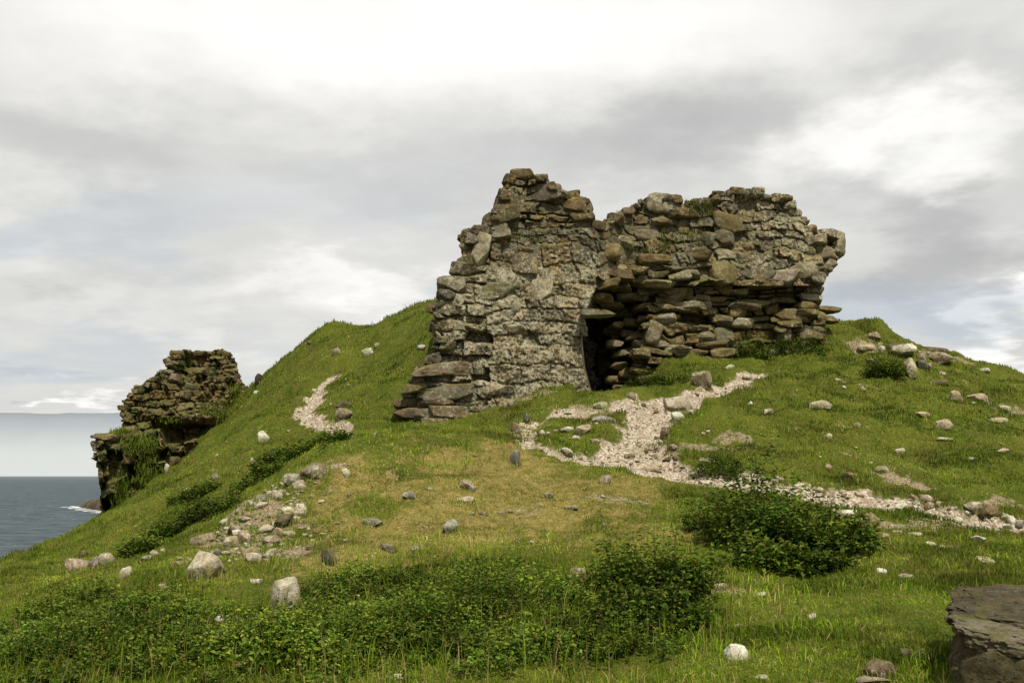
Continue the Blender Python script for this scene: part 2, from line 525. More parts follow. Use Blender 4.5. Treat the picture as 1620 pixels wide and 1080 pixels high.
def stone(half, n=6, blocky=6.0, cuts=7, rough=0.10, r=rng, sharp=0.80):
    V, Q = cube_grid(n)
    p = V / (np.sum(np.abs(V) ** blocky, 1) ** (1 / blocky))[:, None]
    # skew, taper
    p = p.copy()
    p[:, 0] += r.uniform(-0.18, 0.18) * p[:, 2]
    p[:, 0] *= 1 + r.uniform(-0.18, 0.18) * p[:, 2]
    p[:, 2] *= 1 + r.uniform(-0.22, 0.22) * p[:, 0]
    for _ in range(cuts):
        nrm = r.normal(size=3) * np.array([1, 1, 0.8])
        nrm /= np.linalg.norm(nrm)
        d = np.max(p @ nrm) * r.uniform(sharp - 0.14, sharp + 0.1)
        k = p @ nrm - d
        p = p - np.where(k > 0, k, 0)[:, None] * nrm
    off = r.uniform(0, 200, 3)
    rel = half / np.min(half)
    nn = fbm(p * rel * 0.9 + off, 3)
    nm = fbm(p * rel * 2.6 + off + 50, 2)
    L = np.linalg.norm(p, axis=1, keepdims=True) + 1e-6
    p = p + p / L * (0.7 * rough * nn + rough * 0.6 * nm)[:, None]
    return p * half, Q


def rotm(rx, ry, rz):
    cx, sx, cy, sy, cz, sz = math.cos(rx), math.sin(rx), math.cos(ry), math.sin(ry), math.cos(rz), math.sin(rz)
    return (np.array([[cz, -sz, 0], [sz, cz, 0], [0, 0, 1]]) @ np.array([[cy, 0, sy], [0, 1, 0], [-sy, 0, cy]])
            @ np.array([[1, 0, 0], [0, cx, -sx], [0, sx, cx]]))


class MB:
    def __init__(self):
        self.V, self.Q, self.T, self.C, self.L, self.n = [], [], [], [], [], 0

    def add(self, V, Q, col, lich=0.5):
        if Q.shape[1] == 4:
            self.Q.append(Q + self.n)
        else:
            self.T.append(Q + self.n)
        self.V.append(V)
        self.C.append(np.tile(np.asarray(col, float), (len(V), 1)) if np.ndim(col) == 1 else col)
        self.L.append(np.full(len(V), lich) if np.ndim(lich) == 0 else lich)
        self.n += len(V)

    def build(self, name, mat, parent=None, origin=None, smooth=True, sharp=28):
        V = np.concatenate(self.V)
        if origin is not None:
            V = V - np.asarray(origin)
        fs = []
        if self.Q:
            fs.append(np.concatenate(self.Q))
        if self.T:
            fs.append(np.concatenate(self.T))
        return mesh_np(name, V, fs, mat, parent, smooth, {'col': np.concatenate(self.C), 'lich': np.concatenate(self.L)},
                       sharp if smooth else None)


GREY = np.array([0.285, 0.262, 0.185])
BROWN = np.array([0.225, 0.185, 0.095])
DARK = np.array([0.135, 0.113, 0.064])
PALE = np.array([0.47, 0.43, 0.32])


def jit(c, a=0.22, r=rng):
    return np.clip(c * r.uniform(1 - a, 1 + a) * (1 + r.uniform(-0.06, 0.06, 3)), 0.01, 0.8)


M_RUIN = mat_stone('lichened_masonry', lichen=0.75, moss=0.75, bump=0.7, orange=0.8)
M_WALL = mat_stone('brown_masonry', lichen=0.6, moss=0.8, bump=0.7, orange=0.0)
M_CLIFF = mat_stone('far_masonry', lichen=0.45, moss=0.9, bump=0.6)

# ------------------------------------------------------------------ the main ruin
RUIN = [(640, 628), (650, 608), (660, 592), (680, 562), (690, 545), (687, 510), (690, 485), (702, 462), (700, 447), (726, 434), (730, 405),
        (738, 390), (736, 374), (760, 360), (766, 345), (785, 332), (792, 306), (802, 291), (810, 278), (826, 273), (850, 279),
        (868, 287), (880, 296), (895, 303), (928, 313), (934, 326), (930, 345), (950, 354), (965, 345), (985, 332), (1005, 320),
        (1030, 312), (1062, 309), (1080, 320), (1095, 316), (1120, 313), (1132, 304), (1165, 299), (1195, 302), (1215, 308),
        (1243, 311), (1250, 322), (1258, 340), (1276, 357), (1298, 364), (1314, 370), (1324, 380), (1326, 396), (1318, 418),
        (1306, 434), (1294, 450), (1288, 470), (1296, 486), (1304, 500), (1296, 520), (1300, 575), (1200, 610), (1040, 640), (985, 670),
        (940, 660), (800, 715), (700, 735), (675, 715), (662, 680), (650, 652)]
DOOR = [(923, 500), (956, 498), (968, 540), (966, 600), (974, 625), (970, 655), (946, 656), (935, 622), (924, 580), (919, 530)]
RECESS = [(935, 478), (958, 448), (988, 428), (1020, 446), (1016, 505), (1004, 560), (994, 606), (984, 650), (955, 650), (945, 560)]


def ruin_D(px, py):
    pier = 21.6 + (px - 650) * 0.0056 + (690 - py) * 0.0011
    # the far left foot juts toward the viewer's left and turns away
    pier = pier + 0.9 * sstep(715, 640, px) ** 1.5
    wall = 25.1 + (px - 1010) * 0.0040
    wall = wall + np.where(py < 452, -0.42, 0.0) * sstep(985, 1060, px) - 0.0 * py
    wall = wall + np.clip((452 - py), 0, 200) * 0.0042
    wall = wall + 0.9 * sstep(1270, 1335, px) ** 2
    b = sstep(935, 1015, px)
    upper = pier * (1 - b) + wall * b
    xe = np.interp(py, [445, 500, 530, 580, 620, 660], [953, 923, 919, 924, 935, 948])
    b2 = sstep(xe - 1, xe + 4, px)
    lower = pier * (1 - b2) + wall * b2
    k = sstep(445, 480, py)
    D = upper * (1 - k) + lower * k
    sdr = -sdist(px, py, RECESS) + 11 * n2(px, py, 0.055, 2, 7.0) + 7 * n2(px, py * 2.2, 0.11, 2, 8.0)
    D = D + 1.2 * sstep(-3, 8, sdr)
    sdd = -sdist(px, py, DOOR)
    D = D + 2.6 * sstep(-1, 4, sdd)
    return D


def relief(px, py, hr, wr, seed, warp=1.0):
    """Irregular coursed masonry: per-point stone randoms (3) and distance to the joint, in pixels of the reference scale."""
    q = np.random.default_rng(seed)
    xw = px + warp * (9 * n2(px, py, 0.022, 2, seed + .3) + 3.5 * n2(px, py, 0.09, 2, seed + 5.1))
    yw = py + warp * (10 * n2(px, py, 0.017, 2, seed + 9.7) + 3.0 * n2(px, py, 0.08, 2, seed + 3.2))
    ye = [float(yw.min()) - 30]
    while ye[-1] < yw.max() + 30:
        ye.append(ye[-1] + q.uniform(*hr))
    ye = np.array(ye)
    row = np.clip(np.searchsorted(ye, yw) - 1, 0, len(ye) - 2)
    ed = np.minimum(yw - ye[row], ye[row + 1] - yw)
    R_ = np.zeros(px.shape + (3,))
    U_ = np.zeros(px.shape + (2,))
    for r_ in np.unique(row):
        m_ = row == r_
        xe = [float(xw.min()) - 30 - q.uniform(0, wr[1])]
        while xe[-1] < xw.max() + 30:
            xe.append(xe[-1] + q.uniform(*wr) * (0.6 + 0.8 * q.random()))
        xe = np.array(xe)
        # joints are not upright: shear them row by row, stone by stone
        sh = q.uniform(-0.35, 0.35)
        xx = xw[m_] + sh * (yw[m_] - ye[r_])
        k_ = np.clip(np.searchsorted(xe, xx) - 1, 0, len(xe) - 2)
        ed[m_] = np.minimum(ed[m_], np.minimum(xx - xe[k_], xe[k_ + 1] - xx))
        R_[m_] = q.random((len(xe), 3))[k_]
        U_[m_] = np.stack([(xx - xe[k_]) / (xe[k_ + 1] - xe[k_]) - 0.5, (yw[m_] - ye[r_]) / (ye[r_ + 1] - ye[r_]) - 0.5], -1)
    return R_, ed, U_


def stone_off(px, py, R_, ed, U_, A, G, missing, jw):
    """Depth offset (+ = deeper) of relief masonry."""
    off = (0.5 - R_[..., 0]) * A
    off = off + np.where(R_[..., 1] < missing, A * 1.1 + 0.05, 0)
    off = off + A * 0.5 * ((R_[..., 1] - 0.5) * U_[..., 0] + (R_[..., 2] - 0.4) * U_[..., 1])
    j = 1 - sstep(0.4, jw, ed)
    return off * (1 - 0.7 * j) + G * j, j


def stone_tint(base, R_, j, sd=0.55):
    k = (1 - sd / 2 + sd * R_[..., 2])[..., None]
    warm = (R_[..., 1] > 0.72)[..., None]
    c = base * k * np.where(warm, np.array([1.08, 0.93, 0.72]), 1.0)
    c = np.where((R_[..., 0] > 0.88)[..., None], c * 1.45, c)
    return c * (1 - 0.35 * j)[..., None]


def core(outline, Dfun, step, thick, amp, nscale, colfun, lichfun, sel, noise_off=0.0, rel=None):
    xs = np.arange(min(p[0] for p in outline) - step, max(p[0] for p in outline) + 2 * step, step)
    ys = np.arange(min(p[1] for p in outline) - step, max(p[1] for p in outline) + 2 * step, step)
    PX, PY = np.meshgrid(xs, ys)
    ew = 5 * n2(PX, PY, 0.05, 2, 3.0)
    cx, cy = PX[:-1, :-1] + step / 2, PY[:-1, :-1] + step / 2
    cell = (sdist(cx, cy, outline) + ew[:-1, :-1] < 0) & sel(cx, cy)
    D = Dfun(PX, PY)
    P = at_v(PX, PY, D)
    nz_ = fbm(P * nscale * 4.2 + 70, 3) * amp * 0.55 + fbm(P * nscale + noise_off, 4) * amp + fbm(P * nscale * 0.35 + 9, 2) * amp * 1.2
    col2 = colfun(PX, PY)
    lic2 = lichfun(PX, PY)
    if rel is not None:
        o_, j_, R_ = rel(PX, PY)
        nz_ = nz_ + o_
        col2 = stone_tint(col2, R_, j_)
        lic2 = np.clip(lic2 + (R_[..., 1] - 0.5) * 0.45, 0, 1)
    front = at_v(PX, PY, D + nz_)
    back = at_v(PX, PY, Dfun(PX, PY) + thick) if np.isscalar(thick) else at_v(PX, PY, thick(PX, PY))
    n = PX.size
    ii = np.arange(n).reshape(PX.shape)
    a, b, c_, d = ii[:-1, :-1], ii[:-1, 1:], ii[1:, 1:], ii[1:, :-1]
    q = np.stack([a, d, c_, b], -1)[cell]
    faces = [q, np.stack([a, b, c_, d], -1)[cell] + n]
    ce = np.pad(cell, 1)
    H, W = cell.shape
    for (dy, dx, u, v_) in ((-1, 0, a, b), (1, 0, c_, d), (0, -1, d, a), (0, 1, b, c_)):
        nb = ce[1 + dy:1 + dy + H, 1 + dx:1 + dx + W]
        e_ = cell & ~nb
        faces.append(np.stack([u[e_], v_[e_], v_[e_] + n, u[e_] + n], -1))
    Q = np.concatenate(faces)
    V = np.concatenate([front.reshape(-1, 3), back.reshape(-1, 3)])
    used = np.unique(Q)
    remap = np.zeros(len(V), np.int64)
    remap[used] = np.arange(len(used))
    col = np.concatenate([col2.reshape(-1, 3)] * 2)
    li = np.concatenate([lic2.ravel()] * 2)
    return V[used], remap[Q], col[used], li[used]


def put(mb, px, py, w, h, proud, Dfun, col, lich, n=6, roll=0.0, yaw=0.0, depth=0.25, blocky=9.0, cuts=9, rough=0.12, tilt=0.0):
    D = float(Dfun(np.array([[float(px)]]), np.array([[float(py)]]))[0, 0])
    k = D / F
    half = np.array([w * k / 2, depth, h * k / 2])
    V, Q = stone(half, n, blocky, cuts, rough)
    V = V @ rotm(tilt, roll, yaw).T
    mb.add(V + at(px, py, D + depth - proud), Q, col, lich)


def courses(mb, region, Dfun, hr, wr, proud, colfun, lichfun, skip=0.1, n=6, excl=(), depth=0.25, blocky=7.0, roll=0.05, rough=0.09, fill=1.06, y_slope=0.0):
    ys0, ys1 = min(p[1] for p in region), max(p[1] for p in region)
    xs0, xs1 = min(p[0] for p in region), max(p[0] for p in region)
    y = ys1
    while y > ys0 - 5:
        h = rng.uniform(*hr)
        x = xs0 - rng.uniform(0, wr[1])
        while x < xs1:
            w = rng.uniform(*wr) * (0.7 + 0.6 * rng.random())
            cx, cy = x + w / 2, y - h / 2 + rng.uniform(-0.12, 0.12) * h + y_slope * (x - xs0)
            x += w * rng.uniform(0.93, 1.02)
            if rng.random() < skip:
                continue
            if not in_poly(np.array([cx]), np.array([cy]), region)[0]:
                continue
            if any(in_poly(np.array([cx]), np.array([cy]), e_)[0] for e_ in excl):
                continue
            hh = h * rng.uniform(0.8, 1.12)
            put(mb, cx, cy, w * fill, hh * fill, proud(cx, cy), Dfun, colfun(cx, cy), lichfun(cx, cy), n=n,
                roll=rng.normal() * roll, yaw=rng.normal() * 0.07, depth=depth, blocky=blocky, rough=rough, tilt=rng.normal() * 0.06)
        y -= h * 0.97


def edge_stones(mb, pts, Dfun, every, size, colfun, lichfun, proud=(0.0, 0.12), inset=4.0, n=6, aspect=(1.1, 2.0)):
    for i in range(len(pts) - 1):
        (x0, y0), (x1, y1) = pts[i], pts[i + 1]
        L = math.hypot(x1 - x0, y1 - y0)
        k = max(1, int(round(L / every)))
        for j in range(k):
            f = (j + rng.uniform(0.2, 0.8)) / k
            nxn, nyn = -(y1 - y0) / L, (x1 - x0) / L
            s = rng.uniform(*size)
            a = rng.uniform(*aspect)
            put(mb, x0 + (x1 - x0) * f + nxn * inset, y0 + (y1 - y0) * f + nyn * inset, s * a, s, rng.uniform(*proud), Dfun,
                colfun(x0, y0), lichfun(x0, y0), n=n, roll=rng.normal() * 0.12, yaw=rng.normal() * 0.2,
                depth=rng.uniform(0.25, 0.5), rough=0.13)


def ruin_col_v(px, py):
    w = sstep(930, 1010, px)
    up = sstep(470, 430, py)
    base = GREY * 0.72
    c = base[None, None] * (1 - w)[..., None] + (BROWN * 0.8)[None, None] * (w * (1 - up))[..., None] + (GREY * 0.72)[None, None] * (w * up)[..., None]
    left = sstep(760, 680, px)
    c = c * (1 - 0.30 * left)[..., None]
    top = sstep(440, 330, py) * (1 - w)
    c = c * (1 - 0.25 * top)[..., None]
    return c


def ruin_lich_v(px, py):
    w = sstep(930, 1010, px)
    pier = 0.95 * sstep(660, 780, px) * sstep(360, 480, py) + 0.35
    wallL = 0.18 + 0.75 * sstep(1120, 1230, px) * sstep(470, 440, py) + 0.25 * sstep(1010, 1080, px) * sstep(345, 325, py)
    return np.clip(pier * (1 - w) + wallL * w, 0, 1)


def rl(px, py):
    return float(np.clip(ruin_lich_v(np.array([[float(px)]]), np.array([[float(py)]]))[0, 0] + rng.uniform(-0.25, 0.2), 0, 1))


def rc(px, py):
    b = ruin_col_v(np.array([[float(px)]]), np.array([[float(py)]]))[0, 0]
    u = rng.random()
    if u < 0.12:
        b = b * 1.45
    elif u < 0.30:
        b = b * np.array([1.05, 0.92, 0.72])
    elif u < 0.42:
        b = b * 0.7
    return jit(b, 0.2)


pier_mb, wall_mb = MB(), MB()
thickP = lambda px, py: 21.6 + (np.clip(px, 640, 1340) - 650) * 0.0056 + 5.2 + 0 * py

def ruin_rel(px, py):
    sets = [relief(px, py, (14, 32), (18, 58), 11, 1.3), relief(px, py, (9, 22), (24, 66), 12),
            relief(px, py, (6, 16), (16, 50), 13, 1.2), relief(px, py, (9, 22), (12, 38), 14, 1.9)]
    offs = [stone_off(px, py, *sets[0], 0.075, 0.045, 0.04, 3.0), stone_off(px, py, *sets[1], 0.22, 0.10, 0.07, 3.0),
            stone_off(px, py, *sets[2], 0.42, 0.19, 0.17, 3.0), stone_off(px, py, *sets[3], 0.13, 0.06, 0.06, 3.0)]
    wn = 14 * n2(px, py, 0.03, 2, 4.0)
    left = (px + wn < 775) | (py + wn < 350)
    wall = px + 0.6 * wn > 948
    low = py + wn > 448
    which = np.where(wall, np.where(low, 2, 3), np.where(left, 1, 0))
    o_ = np.choose(which, [a[0] for a in offs])
    j_ = np.choose(which, [a[1] for a in offs])
    R_ = np.stack([np.choose(which, [a[0][..., c] for a in sets]) for c in range(3)], -1)
    j_ = np.where(which == 0, j_ * (0.35 + 0.65 * sstep(-0.2, 0.2, n2(px, py, 0.05, 2, 6.0))), j_)
    return o_, j_, R_


for mb, sel in ((pier_mb, lambda x, y: x < 951), (wall_mb, lambda x, y: x >= 951)):
    V, Q, c_, l_ = core(RUIN, ruin_D, 1.5, thickP, 0.085, 3.4, ruin_col_v, ruin_lich_v, sel, rel=ruin_rel)
    mb.add(V, Q, c_, l_)

PIER = [(645, 640), (690, 548), (690, 470), (705, 445), (735, 400), (740, 372), (790, 330), (810, 282), (850, 284), (928, 320), (940, 360),
        (955, 440), (950, 480), (922, 500), (918, 560), (938, 615), (800, 670), (700, 700), (665, 690)]
WLOW = [(962, 460), (1000, 440), (1060, 430), (1130, 445), (1300, 455), (1300, 520), (1310, 545), (1200, 580), (1040, 600), (985, 640), (965, 620)]
WUP = [(940, 360), (985, 336), (1035, 316), (1080, 325), (1130, 310), (1190, 306), (1240, 314), (1262, 350), (1320, 380), (1320, 412), (1290, 445),
       (1130, 448), (1060, 436), (960, 462), (945, 430)]


def pier_proud(px, py):
    k = float(sstep(790, 690, px))
    t_ = float(sstep(400, 320, py))
    return rng.uniform(-0.05, 0.055) + k * rng.uniform(0.0, 0.16) + t_ * rng.uniform(0, 0.10)


PIER_L = [p for p in [(645, 640), (690, 548), (690, 470), (705, 445), (735, 400), (740, 372), (770, 350), (772, 500), (770, 690), (700, 700), (665, 690)]]
PIER_R = [(770, 350), (790, 330), (810, 282), (850, 284), (928, 320), (940, 360), (955, 440), (950, 480), (922, 500), (918, 560), (938, 612), (800, 668), (770, 690)]
courses(pier_mb, PIER_L, ruin_D, (12, 24), (26, 66), pier_proud, rc, rl, skip=0.72, n=8, roll=0.06, y_slope=-0.05, depth=0.3, blocky=9)
courses(pier_mb, PIER_R, ruin_D, (20, 36), (26, 62), pier_proud, rc, rl, skip=0.86, n=8, excl=(DOOR,), roll=0.06, rough=0.12, blocky=9)
edge_stones(pier_mb, [(645, 648), (642, 628), (660, 594), (682, 560), (690, 545), (688, 510), (690, 485), (702, 462), (702, 447), (726, 434), (732, 405),
                      (740, 388), (738, 374), (762, 360), (768, 345), (787, 332), (794, 306), (804, 291), (812, 280), (828, 276), (850, 281),
                      (870, 290), (895, 306), (926, 314), (934, 328), (934, 350)], ruin_D, 14, (9, 21), rc, rl, proud=(-0.05, 0.2), inset=7, n=7)
# notable blocks of the pier
for (x, y, w, h, pr, c_, li, ro) in [
        (757, 397, 34, 56, 0.16, PALE, 0.9, 0.18), (740, 385, 22, 44, 0.05, DARK, 0.3, 0.1), (830, 282, 46, 24, 0.14, DARK * 1.2, 0.2, 0.05),
        (808, 315, 48, 30, 0.18, DARK * 1.2, 0.3, 0.05), (798, 342, 50, 34, 0.18, DARK * 1.1, 0.25, -0.1), (806, 288, 22, 18, 0.08, DARK, 0.2, 0.3),
        (912, 328, 50, 26, 0.16, BROWN * 0.9, 0.3, 0.12), (918, 345, 40, 18, 0.1, BROWN * 0.8, 0.2, -0.1), (715, 452, 46, 28, 0.12, GREY, 0.5, 0.0),
        (787, 462, 62, 26, 0.10, GREY, 0.7, 0.03), (850, 462, 46, 36, 0.09, PALE, 0.9, 0.02), 
        (700, 585, 92, 20, 0.20, GREY * 1.1, 0.5, -0.06), (710, 622, 78, 26, 0.14, GREY * 0.85, 0.4, -0.08),
        (715, 522, 46, 28, 0.12, GREY * 0.9, 0.4, 0.0), (720, 477, 42, 20, 0.10, PALE * 0.9, 0.7, 0.05), (805, 522, 50, 16, 0.16, GREY, 0.6, 0.0),
        (910, 505, 30, 20, 0.10, PALE * 0.85, 0.8, 0.05), (680, 655, 48, 18, 0.16, GREY * 0.8, 0.3, -0.12),
        (670, 612, 56, 16, 0.16, BROWN, 0.3, -0.1), (700, 672, 60, 24, 0.12, DARK * 1.3, 0.3, -0.1)]:
    put(pier_mb, x, y, w, h, pr * 0.55, ruin_D, jit(c_, 0.08), max(li, 0.45), n=14, roll=ro, yaw=rng.normal() * 0.06, depth=0.3, rough=0.09)

# the wall: slabby lower courses, rubble above
edge_fade = lambda x: float(sstep(1000, 1040, x))
courses(wall_mb, WLOW, ruin_D, (7, 15), (22, 58), lambda x, y: rng.uniform(-0.10, 0.24) + (0.10 if rng.random() < 0.15 else 0), lambda x, y: jit(
    [BROWN, BROWN * 0.75, GREY * 0.8, BROWN * 1.25, GREY, PALE * 0.8][int(rng.choice(6, p=[.3, .2, .2, .12, .12, .06]))], 0.2),
    lambda x, y: rng.uniform(0.05, 0.5), skip=0.58, n=8, excl=(DOOR,), depth=0.3, blocky=12.0, roll=0.07, rough=0.10, fill=0.97)
courses(wall_mb, WUP, ruin_D, (12, 26), (18, 48), lambda x, y: rng.uniform(-0.04, 0.15), rc, rl, skip=0.90, n=8, depth=0.32, blocky=7, roll=0.16, rough=0.15)
edge_stones(wall_mb, [(936, 352), (952, 356), (966, 346), (986, 334), (1006, 322), (1032, 314), (1062, 312), (1080, 322), (1096, 318), (1120, 316), (1133, 307),
                      (1165, 301), (1195, 304), (1215, 310), (1242, 313), (1250, 324), (1258, 342), (1276, 359), (1298, 366), (1313, 371), (1322, 382),
                      (1324, 396), (1316, 418), (1304, 434), (1292, 450), (1286, 470), (1294, 486), (1302, 500), (1296, 520), (1298, 545)], ruin_D, 13, (8, 19),
            rc, rl, proud=(-0.05, 0.22), inset=6, n=7)
for (x, y, w, h, pr, c_, li, ro) in [
        (1143, 436, 46, 38, 0.20, BROWN * 1.1, 0.15, 0.35), (1098, 404, 52, 22, 0.14, DARK * 1.2, 0.2, 0.05), (1036, 412, 58, 16, 0.24, BROWN, 0.3, 0.0),
        (1150, 358, 56, 36, 0.20, DARK * 1.35, 0.2, 0.35), (962, 400, 44, 28, 0.22, BROWN * 1.3, 0.5, 0.05), (985, 384, 40, 18, 0.16, PALE * 1.1, 0.8, 0.1),
        (975, 427, 40, 18, 0.26, PALE * 0.9, 0.4, 0.12), (985, 448, 30, 18, 0.22, GREY, 0.4, -0.2), (1045, 352, 34, 13, 0.26, GREY * 1.1, 0.5, 0.0),
        (1020, 375, 50, 20, 0.10, GREY * 0.9, 0.4, 0.1), (1050, 325, 64, 34, 0.12, GREY * 1.2, 0.95, 0.05), (1080, 340, 46, 18, 0.16, BROWN, 0.3, 0.0),
        (1322, 388, 28, 44, 0.16, GREY * 1.1, 0.5, 0.05), (1300, 402, 36, 22, 0.12, GREY, 0.6, 0.1), (1272, 430, 48, 26, 0.14, PALE * 0.75, 0.9, 0.0),
        (1240, 440, 48, 24, 0.16, PALE * 0.85, 0.9, 0.0), (1200, 436, 50, 28, 0.14, GREY, 0.9, 0.0), (1310, 490, 36, 12, 0.2, BROWN, 0.2, 0.08),
        (1300, 505, 44, 12, 0.2, BROWN * 0.9, 0.2, 0.1), (1282, 472, 34, 14, 0.22, PALE * 0.9, 0.5, 0.0), (1270, 528, 36, 26, 0.16, PALE * 0.8, 0.4, 0.1),
        (1240, 528, 24, 34, 0.14, GREY * 0.9, 0.3, 0.15), (1172, 512, 38, 16, 0.24, PALE, 0.4, 0.05), (1140, 508, 34, 17, 0.22, GREY, 0.2, 0.18),
        (1112, 482, 28, 30, 0.16, GREY, 0.3, 0.1), (1066, 470, 58, 30, 0.18, BROWN * 1.2, 0.2, 0.06), (1050, 505, 36, 20, 0.24, PALE * 0.8, 0.3, 0.0),
        (1060, 488, 70, 12, 0.30, GREY, 0.3, 0.0), (1032, 528, 30, 40, 0.16, GREY * 0.9, 0.2, 0.3), (1142, 535, 40, 34, 0.12, GREY * 0.9, 0.2, 0.0),
        (1072, 553, 46, 16, 0.26, PALE * 0.75, 0.3, 0.02), (1195, 455, 48, 10, 0.30, BROWN * 0.9, 0.2, 0.05), (1160, 462, 44, 12, 0.26, GREY * 0.9, 0.2, 0.0),
        (1188, 482, 50, 13, 0.26, BROWN * 1.1, 0.2, 0.08), (1245, 500, 60, 22, 0.16, BROWN, 0.2, 0.0), (1108, 535, 40, 18, 0.16, GREY * 0.9, 0.2, -0.1),
        # isolated stones standing out in the dark recess
        (970, 482, 40, 12, 0.55, PALE * 0.75, 0.3, 0.12), (972, 545, 26, 12, 0.75, GREY, 0.3, 0.0), (974, 516, 22, 11, 0.7, BROWN * 1.1, 0.2, 0.0),
        (1000, 512, 34, 14, 0.5, BROWN * 1.2, 0.2, 0.1), (1010, 480, 20, 14, 0.4, BROWN * 1.1, 0.2, 0.2), (985, 560, 34, 12, 0.55, GREY, 0.2, -0.05),
        (978, 580, 28, 12, 0.6, DARK * 1.3, 0.2, 0.0), (972, 600, 26, 14, 0.6, DARK * 1.3, 0.2, 0.1), (992, 530, 24, 12, 0.5, BROWN, 0.2, 0.0),
        (996, 590, 34, 18, 0.5, BROWN, 0.2, 0.0), (1012, 560, 34, 16, 0.3, BROWN, 0.2, 0.0), (985, 618, 34, 16, 0.55, DARK * 1.3, 0.2, 0.0)]:
    put(wall_mb, x, y, w, h, pr * (0.65 if pr < 0.35 else 1.0), ruin_D, jit(c_, 0.08), max(li, 0.4), n=14, roll=ro, yaw=rng.normal() * 0.08, depth=0.3, rough=0.10, blocky=5.0)

for (x, y, w, h, D_) in [(957, 452, 44, 14, 23.7), (975, 436, 46, 16, 24.0), (1000, 430, 50, 13, 24.5), (1022, 444, 46, 14, 24.9), (1026, 462, 40, 13, 25.1),
                        (1004, 447, 40, 11, 24.8), (982, 454, 34, 12, 24.6), (1022, 488, 44, 13, 25.2), (1020, 506, 30, 12, 25.4), (955, 472, 30, 12, 23.9),
                        (992, 470, 36, 11, 25.2), (1012, 474, 32, 12, 25.3), (1006, 532, 38, 14, 25.5), (1014, 548, 30, 16, 25.3)]:
    put(wall_mb, x, y, w, h, 0.0, lambda a, b, q_=D_: q_ + 0 * a, jit([BROWN, GREY * 0.9, BROWN * 0.8][int(rng.integers(3))], 0.15), rng.uniform(0.2, 0.6), n=12,
        roll=rng.normal() * 0.10, yaw=rng.normal() * 0.1, depth=0.35)
base = hit(860, 640)
ruin = empty('castle_ruin', base)
tag(ruin, 'large ruined castle wall with dark doorway and lichened stone pier on top of the hill', 'ruin')
pier_mb.build('stone_pier', M_RUIN, ruin, base)
wall_mb.build('rubble_wall', M_WALL, ruin, base)
lt = MB()
put(lt, 942, 496, 48, 9, 0.30, lambda a, b: 22.95 + 0 * a, jit(PALE * 0.75, 0.05), 0.4, n=10, depth=0.35, rough=0.06, roll=0.01)
lt.build('lintel', M_WALL, ruin, base)

# ------------------------------------------------------------------ the ruin on the cliff edge
LEFT = [(152, 694), (153, 688), (185, 681), (193, 678), (196, 632), (207, 624), (217, 611), (233, 601), (246, 593), (264, 581), (267, 566),
        (277, 555), (300, 552), (318, 555), (335, 556), (352, 551), (361, 556), (372, 571), (376, 588), (386, 603), (398, 640), (345, 725),
        (275, 780), (220, 835), (165, 870), (160, 810), (155, 745)]
HOLES = [[(254, 674), (300, 667), (338, 676), (318, 692), (290, 698), (262, 704)], [(249, 712), (266, 710), (263, 728), (250, 730)],
         [(200, 736), (216, 734), (214, 756), (200, 758)], [(162, 790), (176, 786), (174, 826), (162, 832)], [(312, 690), (330, 684), (326, 700), (314, 704)]]


def left_D(px, py):
    D = 28.6 + (px - 160) * 0.036
    D = D + 1.2 * sstep(690, 672, py) * sstep(250, 190, px)
    D = D + np.clip(690 - py, 0, 200) * 0.004
    # faces: left half turns away toward the sea
    D = D + 1.2 * sstep(190, 148, px) ** 1.3
    D = D - 0.5 * sstep(640, 665, py) * sstep(676, 655, py) * sstep(235, 260, px)
    for h_ in HOLES:
        D = D + 0.9 * sstep(-3, 6, -sdist(px, py, h_))
    return D


def left_col(px, py):
    g = sstep(0.0, 0.35, n2(px, py, 0.03, 3, 2.0) + 0.2 * sstep(690, 740, py) - 0.05)
    return (BROWN * 0.85)[None, None] * (1 - g)[..., None] + np.array([0.085, 0.095, 0.03])[None, None] * g[..., None]


def left_rel(px, py):
    sets = [relief(px, py, (6, 13), (9, 26), 15), relief(px, py, (9, 24), (9, 30), 16, 1.8)]
    offs = [stone_off(px, py, *sets[0], 0.22, 0.09, 0.07, 2.0), stone_off(px, py, *sets[1], 0.34, 0.08, 0.08, 2.0)]
    which = np.where(py + 16 * n2(px, py, 0.03, 2, 4.0) > 655, 1, 0)
    return (np.choose(which, [a[0] for a in offs]), np.choose(which, [a[1] for a in offs]),
            np.stack([np.choose(which, [a[0][..., c] for a in sets]) for c in range(3)], -1))


lmb = MB()
V, Q, c_, l_ = core(LEFT, left_D, 1.5, 3.2, 0.36, 1.3, left_col, lambda x, y: 0.35 + 0 * x, lambda x, y: x > -1, 30.0, left_rel)
lmb.add(V, Q, c_, l_)
lc = lambda x, y: jit([BROWN, BROWN * 0.75, GREY * 0.85, DARK, PALE * 0.7][int(rng.choice(5, p=[.35, .2, .2, .15, .1]))], 0.2)
ll = lambda x, y: rng.uniform(0.1, 0.7)
courses(lmb, [(266, 570), (280, 558), (355, 556), (376, 590), (386, 610), (330, 640), (268, 600)], left_D, (8, 13), (12, 26), lambda x, y: rng.uniform(-0.1, 0.22),
        lc, ll, skip=0.82, n=6, depth=0.35, blocky=9)
courses(lmb, [(198, 634), (266, 584), (330, 620), (388, 612), (392, 640), (330, 676), (260, 672), (196, 676)], left_D, (9, 16), (12, 28), lambda x, y: rng.uniform(-0.1, 0.2),
        lc, ll, skip=0.82, n=6, depth=0.35, excl=HOLES, blocky=9)
